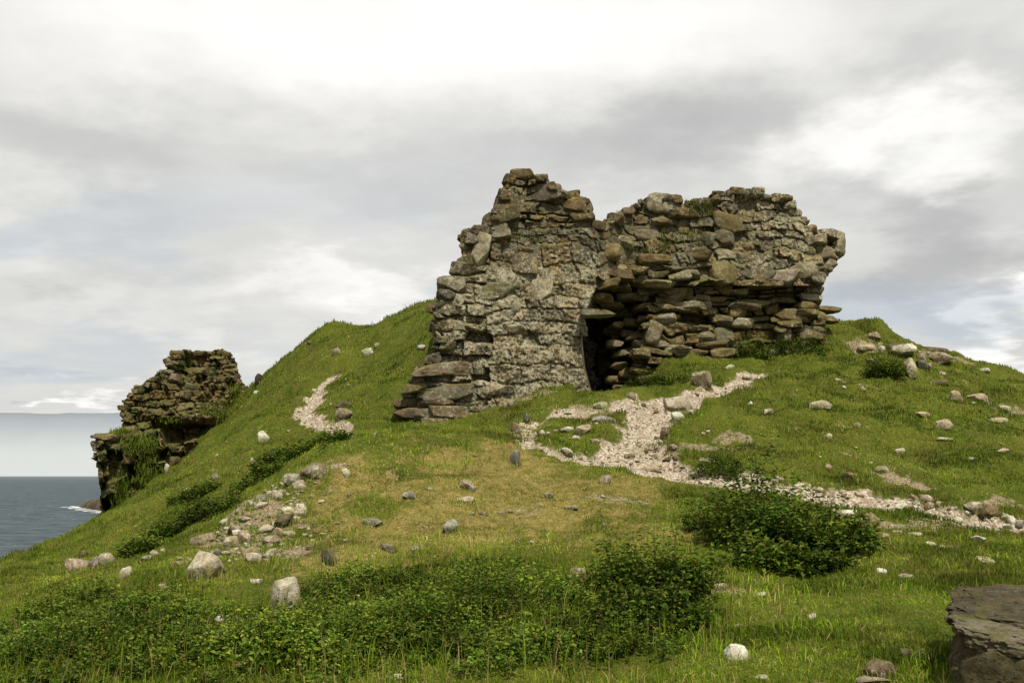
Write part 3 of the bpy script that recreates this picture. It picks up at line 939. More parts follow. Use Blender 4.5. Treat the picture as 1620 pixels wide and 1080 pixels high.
courses(lmb, [(150, 690), (192, 680), (260, 676), (340, 690), (300, 740), (230, 790), (165, 840)], left_D, (12, 26), (14, 34), lambda x, y: rng.uniform(-0.15, 0.25),
        lambda x, y: jit([BROWN * 0.8, DARK, np.array([0.085, 0.09, 0.035]), GREY * 0.7][int(rng.choice(4, p=[.35, .25, .25, .15]))], 0.2), ll,
        skip=0.92, n=6, depth=0.4, excl=HOLES, roll=0.15, rough=0.15)
edge_stones(lmb, [(156, 740), (153, 692), (156, 687), (185, 683), (195, 678), (197, 634), (208, 626), (218, 613), (234, 603), (247, 595), (265, 583), (268, 567),
                  (278, 557), (300, 554), (318, 557), (335, 558), (352, 553), (360, 558), (371, 573), (375, 590), (385, 606)], left_D, 8, (5, 10), lc, ll,
            proud=(-0.1, 0.1), inset=4, n=6)
lbase = hit(300, 725)
lruin = empty('ruined_wall', lbase)
tag(lruin, 'smaller crumbling wall stub on the cliff edge above the sea at left', 'ruin')
lmb.build('masonry', M_CLIFF, lruin, lbase)

# ------------------------------------------------------------------ near rock ledge, bottom right
M_ROCK = mat_stone('weathered_rock', lichen=0.5, moss=0.3, bump=0.6, lichen_col=(0.46, 0.425, 0.34), fine=1.6)
M_NEAR = mat_stone('mossy_dark_rock', lichen=0.5, moss=0.4, bump=0.9, lichen_col=(0.22, 0.20, 0.145), fine=2.2)
ROCK_FEET = []
led_p = at(1600, 1100, 5.5)
ledge = empty('rock_ledge', (led_p[0], led_p[1], float(height(led_p[0], led_p[1]))))
tag(ledge, 'dark layered rock block with flat mossy top at the bottom right corner', 'rock ledge')


def rock_part(name, px, py, D, half, rot, col, n=22, mat=None, lich=0.4, cuts=9, blocky=6, rough=0.17, parent=ledge, label=None):
    mb = MB()
    V, Q = stone(np.array(half), n, blocky, cuts, rough, sharp=0.92)
    mb.add(V @ rotm(*rot).T + at(px, py, D), Q, col, lich)
    ROCK_FEET.append((float(at(px, py, D)[0]), float(at(px, py, D)[1]), half[0], half[1], 0.5))
    o = mb.build(name, mat or M_NEAR, parent, parent.location if parent else None)
    if label:
        o['label'] = label
    return o


rock_part('cap_slab', 1668, 974, 5.75, (0.50, 0.42, 0.05), (0.16, 0.05, -0.45), np.array([0.105, 0.092, 0.058]), n=34, lich=0.35, cuts=5)
rock_part('pale_edge', 1668, 1014, 5.45, (0.46, 0.30, 0.045), (0.10, 0.12, -0.4), np.array([0.22, 0.195, 0.135]), n=26, lich=0.8, cuts=6,
          label='pale weathered edge under the flat top')
rock_part('block', 1600, 1078, 5.48, (0.27, 0.26, 0.20), (0.0, 0.08, -0.4), np.array([0.10, 0.088, 0.045]), n=24, lich=0.2)
rock_part('block', 1700, 1080, 5.45, (0.25, 0.30, 0.24), (0.05, 0.05, -0.1), np.array([0.11, 0.095, 0.05]), n=24, lich=0.3)
rock_part('block', 1664, 1056, 5.45, (0.46, 0.28, 0.13), (0.06, 0.10, -0.42), np.array([0.12, 0.10, 0.055]), n=26, lich=0.35)
rock_part('wedge', 1560, 1046, 5.36, (0.035, 0.05, 0.065), (0.2, 0.45, 0.0), np.array([0.20, 0.18, 0.12]), n=12, lich=0.6)
rock_part('wedge', 1532, 1082, 5.45, (0.05, 0.08, 0.09), (0.2, -0.3, 0.3), np.array([0.10, 0.09, 0.05]), n=12, lich=0.3)

# ------------------------------------------------------------------ stones on the ground
S = 'rocks'
ROCKS = [
    # px, py(centre), w, h, tone, label
    (322, 897, 54, 50, 'pale', 'largest pale boulder with a flat sunlit face, below the rubble strip on the left slope'),
    (447, 945, 44, 54, 'pale', 'upright pale pointed rock at the upper edge of the foreground nettles'),
    (352, 986, 26, 20, 'white', 'white spotted stone low in the green growth at left'),
    (372, 982, 18, 18, 'grey', 'small grey stone beside the white spotted one in the left growth'),
    (498, 746, 42, 26, 'warm', 'brownish boulder with a dark underside at the top of the rubble strip'),
    (463, 759, 30, 18, 'grey', 'flat grey stone just left of the brownish top boulder of the strip'),
    (546, 748, 15, 14, 'white', 'small white stone right of the brownish boulder at the head of the strip'),
    (517, 884, 30, 26, 'dark', 'dark grey pointed rock on the left edge of the golden mound'),
    (447, 826, 30, 22, 'dark', 'dark shadowed rock on the right edge of the rubble strip'),
    (402, 921, 22, 10, 'white', 'flat white stone between the two large pale boulders at left'),
    (415, 692, 20, 20, 'white', 'white upright stone on the left slope below the small side path'),
    (296, 776, 14, 9, 'white', 'bright white stone on the grass beneath the cliff-edge wall'),
    (323, 771, 17, 7, 'white', 'thin flat white stone right of the bright one beneath the cliff-edge wall'),
    (340, 756, 12, 14, 'grey', 'grey standing stone on the slope beneath the cliff-edge wall'),
    (261, 741, 8, 18, 'white', 'thin white slab leaning at the foot of the cliff-edge wall'),
    (306, 858, 16, 14, 'pale', 'pale stone at the lower left tip of the rubble strip'),
    (258, 930, 26, 12, 'warm', 'pinkish flat stone left below the largest pale boulder'),
    (196, 905, 18, 19, 'white', 'white angular stone alone on the far left slope'),
    (166, 886, 20, 22, 'pale', 'pale block at the right end of the long left outcrop'),
    (146, 890, 22, 18, 'grey', 'greyish block in the middle of the long left outcrop'),
    (122, 898, 46, 16, 'warm', 'long low weathered slab forming the left outcrop'),
    (130, 878, 14, 12, 'brown', 'brown mossy stone above the long left outcrop'),
    (241, 876, 14, 12, 'pale', 'pale stone in the middle of a short row left of the rubble strip'),
    (229, 884, 14, 10, 'grey', 'grey stone at the left end of a short row left of the rubble strip'),
    (257, 871, 10, 7, 'pale', 'small pale stone at the right end of a short row left of the rubble strip'),
    (280, 893, 22, 9, 'warm', 'low pinkish stone left of the largest pale boulder'),
    (52, 973, 30, 14, 'grey', 'grey flat stone at the far lower left of the slope'),
    (814, 725, 19, 25, 'blue', 'smooth blue grey rounded stone standing near the crest of the golden mound'),
    (738, 768, 28, 17, 'warm', 'brownish grey stone on the upper golden mound'),
    (737, 791, 28, 14, 'pale', 'pale stone with a bright end just below the brownish grey one on the mound'),
    (715, 833, 26, 20, 'grey', 'light grey rounded stone in the middle of the golden mound'),
    (868, 785, 24, 11, 'grey', 'low grey stone below the blue grey rounded stone on the mound'),
    (904, 803, 20, 10, 'grey', 'flat greyish stone right of centre on the golden mound'),
    (646, 787, 22, 12, 'grey', 'grey low stone on the upper left of the golden mound'),
    (611, 865, 28, 14, 'grey', 'flat grey stone on the lower left of the golden mound'),
    (654, 870, 16, 12, 'grey', 'small grey stone right of the flat one on the lower left mound'),
    (589, 827, 28, 12, 'grey', 'low grey stone at mid height on the left flank of the golden mound'),
    (915, 911, 36, 22, 'warm', 'half buried brown grey rock left of the dense round shrub'),
    (957, 759, 17, 14, 'warm', 'small stone on the rubbly patch below the left end of the gravel'),
    (630, 1074, 26, 13, 'white', 'white lumpy stone at the bottom edge left of centre'),
    (1172, 1036, 42, 24, 'white', 'large white and black lichened rock low in the right meadow'),
    (1205, 1072, 18, 10, 'white', 'small white stone below the large lichened one in the right meadow'),
    (1403, 1061, 54, 26, 'brown', 'brown oval boulder lying beside the dark rock ledge'),
    (1440, 1036, 24, 16, 'brown', 'round brown cobble above the brown oval boulder'),
    (1461, 1033, 20, 11, 'brown', 'small flat brown cobble right of the round one by the ledge'),
    (1390, 1079, 60, 10, 'warm', 'flat slab at the very bottom edge below the brown oval boulder'),
    (1167, 993, 20, 8, 'pale', 'flat pale stone above the large lichened rock in the right meadow'),
    (1285, 977, 16, 9, 'white', 'lone white stone in the middle of the right meadow'),
    (1205, 941, 22, 6, 'pale', 'thin flat pale stone below the wide dark bush'),
    (1142, 928, 20, 15, 'pale', 'pale stone at the right edge of the dense round shrub'),
    (1395, 905, 21, 10, 'white', 'white stone right below the wide dark bush'),
    (1436, 915, 28, 12, 'warm', 'grey brown stone right of the white one below the wide dark bush'),
    (1475, 862, 15, 9, 'white', 'bright white stone, left one of a close pair below the right track'),
    (1493, 867, 17, 8, 'white', 'bright white stone, right one of a close pair below the right track'),
    (1514, 868, 25, 8, 'brown', 'flat brown stone right of the close white pair below the track'),
    (1560, 888, 32, 11, 'pale', 'long pale stone at the right, lowest of those below the track'),
    (1550, 854, 28, 11, 'white', 'long white stone at the right just below the track'),
    (1450, 846, 22, 7, 'white', 'thin white stone in the middle of the scatter below the track'),
    (1472, 842, 20, 8, 'warm', 'brownish flat stone right of the thin white one below the track'),
    (1422, 843, 20, 7, 'white', 'flat white stone right of the wide bush, lower of two touching'),
    (1416, 835, 15, 9, 'white', 'white stone right of the wide bush, upper of two touching'),
    (1402, 848, 12, 10, 'pale', 'small round pale stone at the right edge of the wide bush'),
    (1325, 813, 16, 16, 'pale', 'leftmost of three pale rocks on top of the wide dark bush'),
    (1346, 813, 27, 15, 'white', 'middle and whitest of three rocks behind the wide dark bush'),
    (1376, 823, 30, 20, 'warm', 'rightmost and largest of three pale rocks behind the wide dark bush'),
    (1467, 791, 22, 8, 'white', 'white flat stone above the right track'),
    (1448, 792, 13, 13, 'warm', 'squat stone left of the white flat one above the track'),
    (1432, 803, 22, 13, 'white', 'white block on the upper edge of the right track'),
    (1520, 825, 17, 12, 'white', 'whitish stone on the lower edge of the right track'),
    (1570, 815, 32, 20, 'brown', 'brown mossy rock standing in the right track'),
    (1543, 807, 28, 14, 'pale', 'pale slab stone left of the brown mossy rock in the track'),
    (1360, 782, 18, 9, 'pale', 'pale stone on the upper edge of the track above the wide bush'),
    (1254, 799, 9, 9, 'white', 'tiny white stone showing through the wide dark bush'),
    (1298, 640, 42, 14, 'pale', 'low pale stone with a dark hollow behind it on the right hillside'),
    (1217, 652, 19, 10, 'pale', 'pale stone on the right hillside near the gravel'),
    (1189, 638, 11, 8, 'white', 'small white stone on the grass just right of the gravel'),
    (1358, 673, 14, 10, 'pale', 'small pale stone in the middle of the right hillside'),
    (1312, 690, 11, 10, 'white', 'small tilted stone left of the middle of the right hillside'),
    (1425, 714, 15, 10, 'white', 'whitest single stone in the middle of the right hillside'),
    (1465, 659, 24, 8, 'pale', 'flat pale stone, left of two in line on the right hillside'),
    (1495, 673, 30, 16, 'pale', 'pale slanting stone, right of two in line on the right hillside'),
    (1494, 695, 28, 6, 'pale', 'very thin flat stone below the slanting pair on the right hillside'),
    (1516, 628, 22, 22, 'warm', 'upright pinkish rock on the upper right hillside'),
    (1555, 631, 40, 12, 'pale', 'long pale slab right of the upright pinkish rock'),
    (1588, 645, 34, 8, 'pale', 'thin pale ledge stone at the right end of the upper scar'),
    (1583, 665, 30, 8, 'pale', 'flat pale stone under the upper scar at the right edge'),
    (1588, 713, 18, 9, 'pale', 'pale stone on the far right of the hillside'),
    (1537, 726, 17, 6, 'white', 'thin white stone low on the far right hillside'),
    (1312, 742, 13, 9, 'pale', 'pale stone low on the hillside above the wide bush'),
    (1351, 753, 28, 11, 'warm', 'flat pinkish stone at the left of the bare patch above the track'),
    (1400, 743, 26, 8, 'warm', 'low pinkish stone on the upper side of the bare patch'),
    (1380, 575, 16, 12, 'warm', 'small rounded stone left of the small round hillside shrub'),
    (1374, 553, 32, 12, 'pale', 'pale flat slab at the left of the summit rocks'),
    (1432, 561, 46, 14, 'white', 'whitish wide slab topping the summit rocks'),
    (1443, 582, 22, 30, 'pale', 'upright pale block right of the small round hillside shrub'),
    (1488, 573, 40, 16, 'warm', 'pinkish slab at the right of the summit rocks'),
    (1482, 556, 42, 12, 'dark', 'dark slab on the skyline of the summit rocks'),
    (1463, 579, 24, 20, 'dark', 'dark block between the pale upright and the pinkish slab on the summit'),
    (1488, 606, 38, 8, 'brown', 'thin brown ledge stone below the summit rocks'),
    (1381, 533, 28, 14, 'warm', 'weathered stone under the grassy knob on the skyline'),
    (1559, 586, 15, 8, 'white', 'small white stone on the right skyline slope'),
    (1418, 553, 28, 8, 'warm', 'flat reddish stone left of the whitish wide summit slab'),
    (1073, 640, 50, 25, 'pale', 'large pale slab boulder on the gravel below the doorway'),
    (1074, 660, 22, 13, 'white', 'white stone under the large slab boulder on the gravel'),
    (1111, 602, 30, 30, 'warm', 'round brown boulder beside the path below the rubble wall'),
    (898, 678, 25, 12, 'white', 'pale flat stone perched left on the green island by the gravel'),
    (925, 680, 28, 15, 'pale', 'pale block right of the flat one on the green island by the gravel'),
    (953, 664, 46, 14, 'grey', 'long grey slab at the top of the green island by the gravel'),
    (854, 710, 18, 10, 'pale', 'pale stone at the left end of the gravel'),
    (898, 721, 18, 11, 'white', 'whitish stone on the lower edge of the gravel at left'),
    (817, 679, 22, 18, 'warm', 'brownish stone left of the stony loop near the pier'),
    (834, 664, 12, 18, 'dark', 'dark narrow stone at the top left of the stony loop'),
    (1057, 730, 16, 9, 'brown', 'small brown stone on the lower right of the gravel'),
    (996, 721, 18, 9, 'warm', 'brownish stone in the middle of the gravel'),
    (1064, 711, 20, 12, 'warm', 'brown grey stone on the right bank of the gravel'),
    (1053, 686, 15, 20, 'dark', 'dark stone in the right bank of the gravel'),
    (1128, 730, 46, 7, 'pale', 'long thin pale stone in the turf right of the gravel'),
    (1033, 744, 32, 7, 'warm', 'long low stone on the front edge of the gravel'),
    (1118, 764, 22, 9, 'white', 'white stone at the left end of the right track'),
    (1149, 768, 14, 10, 'white', 'white stone behind the top of the wide dark bush'),
    (1155, 581, 14, 8, 'white', 'white stone on the grass strip below the rubble wall'),
    (1038, 567, 26, 7, 'pale', 'flat pale stone at the foot of the rubble wall'),
    (1153, 560, 26, 9, 'pale', 'fallen pale slab at the foot of the rubble wall'),
    (998, 626, 20, 10, 'warm', 'stone at the top of the gravel below the recess'),
    (1180, 598, 18, 7, 'warm', 'flat stone in the narrow upper path'),
    (948, 646, 26, 9, 'pale', 'flat pale stone under the doorway'),
    (579, 559, 17, 14, 'white', 'brightest white stone on the grassy slope left of the pier'),
    (531, 556, 14, 14, 'pale', 'pale stone left of the brightest white one on the back slope'),
    (665, 551, 17, 10, 'white', 'white leaning stone close to the left side of the pier'),
    (596, 548, 11, 8, 'pale', 'small pale stone just right of the brightest one on the back slope'),
    (541, 655, 30, 18, 'warm', 'brown grey stone in the turf right of the small side path'),
    (545, 640, 28, 12, 'dark', 'mossy stone just above the brown grey one by the side path'),
    (408, 600, 14, 20, 'dark', 'dark outcrop ending the grassy ridge beside the cliff-edge wall'),
    (405, 621, 9, 6, 'white', 'small white stone under the end of the grassy ridge'),
    (400, 733, 10, 16, 'pale', 'thin pale stone on the slope above the rubble strip'),
    (490, 542, 10, 8, 'brown', 'small brown stone on the skyline of the grassy ridge'),
]
TONE = {'pale': (0.62, 0.555, 0.42), 'white': (0.84, 0.79, 0.67), 'grey': (0.33, 0.32, 0.28), 'warm': (0.37, 0.30, 0.215),
        'brown': (0.20, 0.155, 0.10), 'dark': (0.12, 0.105, 0.075), 'blue': (0.22, 0.23, 0.235)}
hit_cache = []




def ground_rock(px, py, w, h, tone, label, group=None, r=rng, name='rock', nn=None):
    g = hit(px, py + 0.42 * h)
    if g is None:
        return None
    k = g[1] / F
    W, H = w * k, h * k
    flat = W > 1.6 * H
    half = np.array([W * 0.53, max(W, H) * r.uniform(0.34, 0.5), H * 0.66])
    big = max(w, h)
    n = nn or (18 if big > 34 else 12 if big > 18 else 8)
    V, Q = stone(half, n, r.uniform(3.5, 6), 15, 0.07, r, sharp=0.74)
    roll = r.normal() * 0.10
    V = V @ rotm(r.normal() * 0.1, roll, r.uniform(-0.5, 0.5) * 0.6).T
    mb = MB()
    col = jit(np.array(TONE[tone]), 0.08, r)
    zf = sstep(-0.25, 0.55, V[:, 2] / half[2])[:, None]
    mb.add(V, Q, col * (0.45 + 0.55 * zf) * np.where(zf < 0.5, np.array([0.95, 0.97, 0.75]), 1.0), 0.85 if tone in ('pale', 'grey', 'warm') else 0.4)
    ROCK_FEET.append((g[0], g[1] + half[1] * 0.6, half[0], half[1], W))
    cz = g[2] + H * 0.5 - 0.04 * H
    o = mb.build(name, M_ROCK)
    gz = float(height(g[0], g[1] + half[1] * 0.6))
    o.location = (g[0], g[1] + half[1] * 0.6, max(g[2], gz - 0.3 * H) + H * 0.30)
    tag(o, label, 'rock', group)
    return o


for rk in ROCKS:
    ground_rock(*rk)

# loose rubble and stone chips: alike among themselves within each patch
def in_strip(poly_px, count, wr, tones, label, group, rs=1):
    r = np.random.default_rng(rs)
    xs = [p[0] for p in poly_px]
    ys = [p[1] for p in poly_px]
    k = 0
    while k < count:
        x, y = r.uniform(min(xs), max(xs)), r.uniform(min(ys), max(ys))
        if not in_poly(np.array([x]), np.array([y]), poly_px)[0]:
            continue
        w = wr[0] + (wr[1] - wr[0]) * r.random() ** 2
        ground_rock(x, y, w, w * r.uniform(0.4, 0.85), tones[int(r.integers(len(tones)))], label, group, r, name='stone', nn=7)
        k += 1


in_strip([(312, 862), (350, 830), (415, 782), (470, 748), (485, 770), (480, 800), (458, 845), (440, 880), (400, 890), (345, 880)], 100, (7, 28),
         ['pale', 'pale', 'warm', 'white', 'grey'], 'pale broken stone in the rubble strip on the left flank of the mound', 'stones of the rubble strip', 5)
in_strip([(880, 716), (960, 712), (985, 690), (985, 640), (1060, 628), (1140, 612), (1110, 640), (1060, 665), (1050, 700), (1080, 735), (1120, 755), (1000, 745)], 42, (4, 12),
         ['pale', 'warm', 'white', 'pale', 'brown'], 'loose stone lying on the pale gravel below the doorway', 'loose stones on the gravel', 6)
in_strip([(1160, 764), (1260, 772), (1400, 796), (1620, 838), (1620, 822), (1480, 800), (1300, 772), (1200, 752)], 40, (5, 16),
         ['pale', 'warm', 'white', 'grey'], 'loose stone lying on the stony right track', 'loose stones on the right track', 8)
in_strip([(480, 820), (560, 740), (700, 715), (1000, 770), (1080, 830), (900, 860), (700, 885), (520, 900)], 28, (4, 12),
         ['pale', 'grey', 'warm'], 'small weathered stone in the dry grass of the golden mound', 'small stones on the golden mound', 9)
in_strip([(1110, 690), (1240, 600), (1380, 590), (1610, 640), (1610, 790), (1400, 770), (1200, 735)], 28, (4, 9),
         ['pale', 'warm', 'white'], 'small stone chip in the grass of the right hillside', 'stone chips on the right hillside', 10)
in_strip([(820, 690), (830, 666), (900, 655), (960, 645), (965, 690), (920, 712), (860, 704)], 14, (6, 15),
         ['pale', 'warm', 'white'], 'stone of the stony loop around the green island by the gravel', 'stones of the stony loop', 11)
in_strip([(1390, 545), (1440, 552), (1510, 560), (1500, 600), (1440, 600), (1400, 570)], 18, (7, 18),
         ['pale', 'warm', 'brown'], 'broken stone among the summit rocks on the right skyline', 'broken stones of the summit', 12)
in_strip([(20, 960), (120, 890), (330, 720), (410, 640), (640, 520), (640, 600), (440, 700), (260, 860), (100, 980)], 18, (4, 10),
         ['pale', 'white', 'warm'], 'small pale stone scattered on the left grass slope', 'small stones on the left slope', 13)
in_strip([(1150, 920), (1280, 930), (1600, 870), (1480, 1040), (1250, 1070), (1130, 1040)], 12, (4, 9),
         ['pale', 'warm'], 'small stone chip in the lower right meadow grass', 'stone chips in the lower meadow', 14)

# fine chips and grit on the paths and the eroded strip: nobody could count them
_ph = (1 + 5 ** 0.5) / 2
IV = np.array([(-1, _ph, 0), (1, _ph, 0), (-1, -_ph, 0), (1, -_ph, 0), (0, -1, _ph), (0, 1, _ph), (0, -1, -_ph), (0, 1, -_ph), (_ph, 0, -1), (_ph, 0, 1), (-_ph, 0, -1), (-_ph, 0, 1)]) / 1.9
IF = np.array([(0, 11, 5), (0, 5, 1), (0, 1, 7), (0, 7, 10), (0, 10, 11), (1, 5, 9), (5, 11, 4), (11, 10, 2), (10, 7, 6), (7, 1, 8), (3, 9, 4), (3, 4, 2), (3, 2, 6), (3, 6, 8), (3, 8, 9), (4, 9, 5), (2, 4, 11), (6, 2, 10), (8, 6, 7), (9, 8, 1)])
r = np.random.default_rng(123)
NG = 160000
gxx, gD = r.uniform(200, 1660, NG), r.uniform(9, 31, NG)
gx_, gy_ = (gxx - 810) / F * gD, gD
wgt = np.maximum(mask_at(m_path, gx_, gy_) * 0.42, np.maximum(mask_at(m_strip, gx_, gy_) * 0.5, mask_at(m_bare, gx_, gy_) * 0.22))
wgt = np.maximum(wgt, 0.008 * mask_at(m_gold, gx_, gy_))
kp = r.random(NG) < wgt * sstep(-0.35, 0.25, n2(gx_, gy_, 2.0, 3, 17.0))
gx_, gy_ = gx_[kp], gy_[kp]
ng = len(gx_)
gs_ = 0.008 + 0.034 * r.random(ng) ** 6
sc3 = np.stack([gs_ * r.uniform(0.7, 1.4, ng), gs_ * r.uniform(0.7, 1.4, ng), gs_ * r.uniform(0.4, 0.8, ng)], -1)
a_ = r.uniform(0, 6.28, ng)
pv = (IV[None] * r.uniform(0.65, 1.25, (ng, 12, 1))) * sc3[:, None, :]
pv = np.stack([pv[..., 0] * np.cos(a_)[:, None] - pv[..., 1] * np.sin(a_)[:, None], pv[..., 0] * np.sin(a_)[:, None] + pv[..., 1] * np.cos(a_)[:, None], pv[..., 2]], -1)
pv = pv + np.stack([gx_, gy_, height(gx_, gy_) + 0.2 * gs_], -1)[:, None, :]
gcol = np.where(r.random((ng, 1)) < 0.2, np.array([0.25, 0.19, 0.125]), np.array([0.50, 0.435, 0.33])) * r.uniform(0.5, 1.2, (ng, 1))
gi = (IF[None] + (np.arange(ng) * 12)[:, None, None]).reshape(-1, 3)
chips = mesh_np('gravel', pv.reshape(-1, 3), [gi], M_ROCK, smooth=False, attrs={'col': np.repeat(gcol, 12, 0), 'lich': np.full(ng * 12, 0.2)})
tag(chips, 'fine pale gravel and stone chips on the paths and bare strip', 'gravel', kind='stuff')

# ------------------------------------------------------------------ vegetation
def leaves_mesh(P, T, N, size, wid, col, fold=0.25):
    """P base points, T leaf direction, N leaf normal -> rhombic leaves of two triangles"""
    T = T / (np.linalg.norm(T, axis=1, keepdims=True) + 1e-9)
    B = np.cross(T, N)
    B /= np.linalg.norm(B, axis=1, keepdims=True) + 1e-9
    N = np.cross(B, T)
    s, w = size[:, None], wid[:, None]
    v0 = P
    v1 = P + T * s * 0.45 + B * w * 0.5 + N * s * fold * 0.4
    v2 = P + T * s - N * s * fold
    v3 = P + T * s * 0.45 - B * w * 0.5 + N * s * fold * 0.4
    n = len(P)
    V = np.stack([v0, v1, v2, v3], 1).reshape(-1, 3)
    i = np.arange(n) * 4
    Fc = np.concatenate([np.stack([i, i + 1, i + 2], -1), np.stack([i, i + 2, i + 3], -1)])
    C = np.repeat(col, 4, 0)
    return V, Fc, C


M_LEAF = mat_leaf('broad_leaves', 0.28, 0.7)
M_GRASS = mat_leaf('grass_blades', 0.30, 0.7)
m_stem, t = new_mat('green_stem')
P = t.n('ShaderNodeNewGeometry').outputs['Position']
cst = t.mix(t.noise(P, 20, 2), (0.05, 0.06, 0.015), (0.12, 0.09, 0.03))
t.n('ShaderNodeOutputMaterial', {'Surface': t.n('ShaderNodeBsdfPrincipled', {'Base Color': cst, 'Roughness': 0.8}).outputs[0]})

G_DK, G_MD, G_LT = np.array([0.024, 0.046, 0.006]), np.array([0.066, 0.104, 0.009]), np.array([0.135, 0.170, 0.020])


def leafy(lobes, n_shoot, per, size, r, bright=1.0):
    """lobes: (x,y,z0,rx,ry,h). Upright shoots carrying leaves, taller in the middle of each lobe.
    returns leaf arrays and stem lines"""
    Ps, Ts, Ns, Sz, Cs, stems = [], [], [], [], [], []
    area = np.array([l[3] * l[4] for l in lobes])
    area = area / area.sum()
    for k in range(n_shoot):
        l = lobes[int(r.choice(len(lobes), p=area))]
        rr, th = math.sqrt(r.random()), r.uniform(0, 2 * math.pi)
        dx, dy = rr * math.cos(th), rr * math.sin(th)
        x, y = l[0] + dx * l[3], l[1] + dy * l[4]
        z = float(height(x, y))
        hgt = l[5] * (math.sqrt(max(0.0, 1 - 0.93 * rr * rr))) * (r.uniform(0.45, 1.0) if r.random() < 0.72 else r.uniform(1.0, 1.5))
        lean = np.array([dx * 0.45 + r.normal() * 0.16, dy * 0.45 + r.normal() * 0.16, 1.0])
        lean /= np.linalg.norm(lean)
        stems.append((x, y, z, lean * hgt))
        m = max(4, int(per * (0.5 + 0.5 * hgt / l[5])))
        f = np.sqrt(r.random(m)) * 0.95 + 0.05
        ph = r.uniform(0, 2 * math.pi, m)
        base_ = np.array([x, y, z]) + lean * hgt * f[:, None]
        out = np.stack([np.cos(ph), np.sin(ph), r.normal(size=m) * 0.35 + 0.15], -1)
        spread = r.random((m, 1)) * size * 1.3
        Ps.append(base_ + out * spread)
        Ts.append(out + np.array([0, 0, 0.1]))
        Ns.append(np.stack([r.normal(size=m) * 0.5, r.normal(size=m) * 0.5, np.ones(m)], -1))
        Sz.append(size * r.uniform(0.7, 1.35, m) * (1.15 - 0.4 * f))
        tone = r.uniform(0.75, 1.25)
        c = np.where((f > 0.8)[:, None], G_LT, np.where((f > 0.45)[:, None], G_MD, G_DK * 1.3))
        hue = np.array([r.uniform(0.72, 1.12), r.uniform(0.92, 1.1), r.uniform(0.7, 1.4)])
        c = c * tone * r.uniform(0.6, 1.35, (m, 1)) * bright * hue
        c = np.where(r.random((m, 1)) < 0.015, np.array([0.15, 0.10, 0.035]), c)
        Cs.append(c)
    return (np.concatenate(Ps), np.concatenate(Ts), np.concatenate(Ns), np.concatenate(Sz), np.concatenate(Cs)), stems


def stem_mesh(stems, rad):
    V, Q = [], []
    for i, (x, y, z, v) in enumerate(stems):
        b = np.array([x, y, z - 0.03])
        tp = b + v
        o = len(V)
        for c_, rr in ((b, rad), (b + v * 0.5 + np.array([0.01, 0.0, 0]), rad * 0.8), (tp, rad * 0.4)):
            for a in range(3):
                V.append(c_ + rr * np.array([math.cos(a * 2.094), math.sin(a * 2.094), 0]))
        for s_ in (0, 3):
            for a in range(3):
                Q.append([o + s_ + a, o + s_ + (a + 1) % 3, o + s_ + 3 + (a + 1) % 3, o + s_ + 3 + a])
    return np.array(V), np.array(Q)


def plant(name, label, cat, lobes_px, n_shoot, per, size, seed, group=None, bright=1.0, hmin=0.0):
    """lobes_px: (px, py_base, half width px, height px, depth ratio)"""
    r = np.random.default_rng(seed)
    lobes = []
    for (px, py, hw, hh, dr) in lobes_px:
        g = hit(px, py)
        k = g[1] / F
        ry = hw * k * dr
        lobes.append((g[0], g[1] + ry * 0.9, g[2], hw * k, ry, hh * k))
    L, stems = leafy(lobes, n_shoot, per, size, r, bright)
    V, Fc, C = leaves_mesh(L[0], L[1], L[2], L[3], L[3] * 0.62, L[4])
    b = np.array([lobes[0][0], lobes[0][1], float(height(lobes[0][0], lobes[0][1]))])
    sv, sq = stem_mesh(stems[:: max(1, len(stems) // 200)], 0.005)
    C = np.concatenate([C, np.tile([0.085, 0.075, 0.022], (len(sv), 1))])
    o = mesh_np(name, np.concatenate([V, sv]) - b, [Fc, sq + len(V)], M_LEAF, None, smooth=False, attrs={'col': C})
    o.location = b
    tag(o, label, cat, group)
    return o


plant('bush', 'wide dark leafy bush in the right meadow below the track', 'bush',
      [(1215, 870, 92, 95, 0.55), (1208, 832, 46, 118, 0.5), (1150, 850, 50, 70, 0.6), (1290, 880, 70, 80, 0.6), (1350, 880, 48, 62, 0.6), (1230, 905, 60, 45, 0.6), (1290, 912, 66, 26, 0.5)],
      430, 26, 0.066, 21, bright=0.85)
plant('bush', 'dense round dark shrub rising above the foreground nettles right of centre', 'bush',
      [(1030, 955, 84, 92, 0.6), (985, 950, 46, 78, 0.6), (1085, 960, 46, 82, 0.6), (1040, 1005, 90, 55, 0.5)], 330, 24, 0.054, 22, bright=0.85)
plant('bush', 'small round green shrub among the summit rocks on the right', 'bush', [(1410, 600, 25, 42, 0.8)], 120, 20, 0.07, 23, bright=0.9)
plant('bush', 'low green plants at the foot of the rubble wall, right of the fallen slab', 'plant', [(1190, 567, 30, 26, 0.5)], 80, 16, 0.07, 24)
plant('bush', 'low leafy plants under the right end of the rubble wall', 'plant', [(1265, 562, 44, 24, 0.5)], 110, 16, 0.07, 25)
plant('bush', 'rounded lush tussock between gravel and track', 'plant', [(1138, 762, 38, 26, 0.6)], 200, 14, 0.035, 26, bright=1.05)
plant('bush', 'dark low scrub belt beneath the small side path', 'bush',
      [(490, 712, 52, 22, 0.5), (440, 735, 40, 22, 0.5), (400, 770, 40, 22, 0.5), (530, 700, 30, 14, 0.5)], 300, 18, 0.06, 27, bright=0.75)
plant('bush', 'dark low scrub left of the rubble strip', 'bush',
      [(330, 820, 46, 26, 0.6), (280, 845, 46, 30, 0.6), (300, 800, 40, 22, 0.6)], 320, 18, 0.05, 28, bright=0.8)
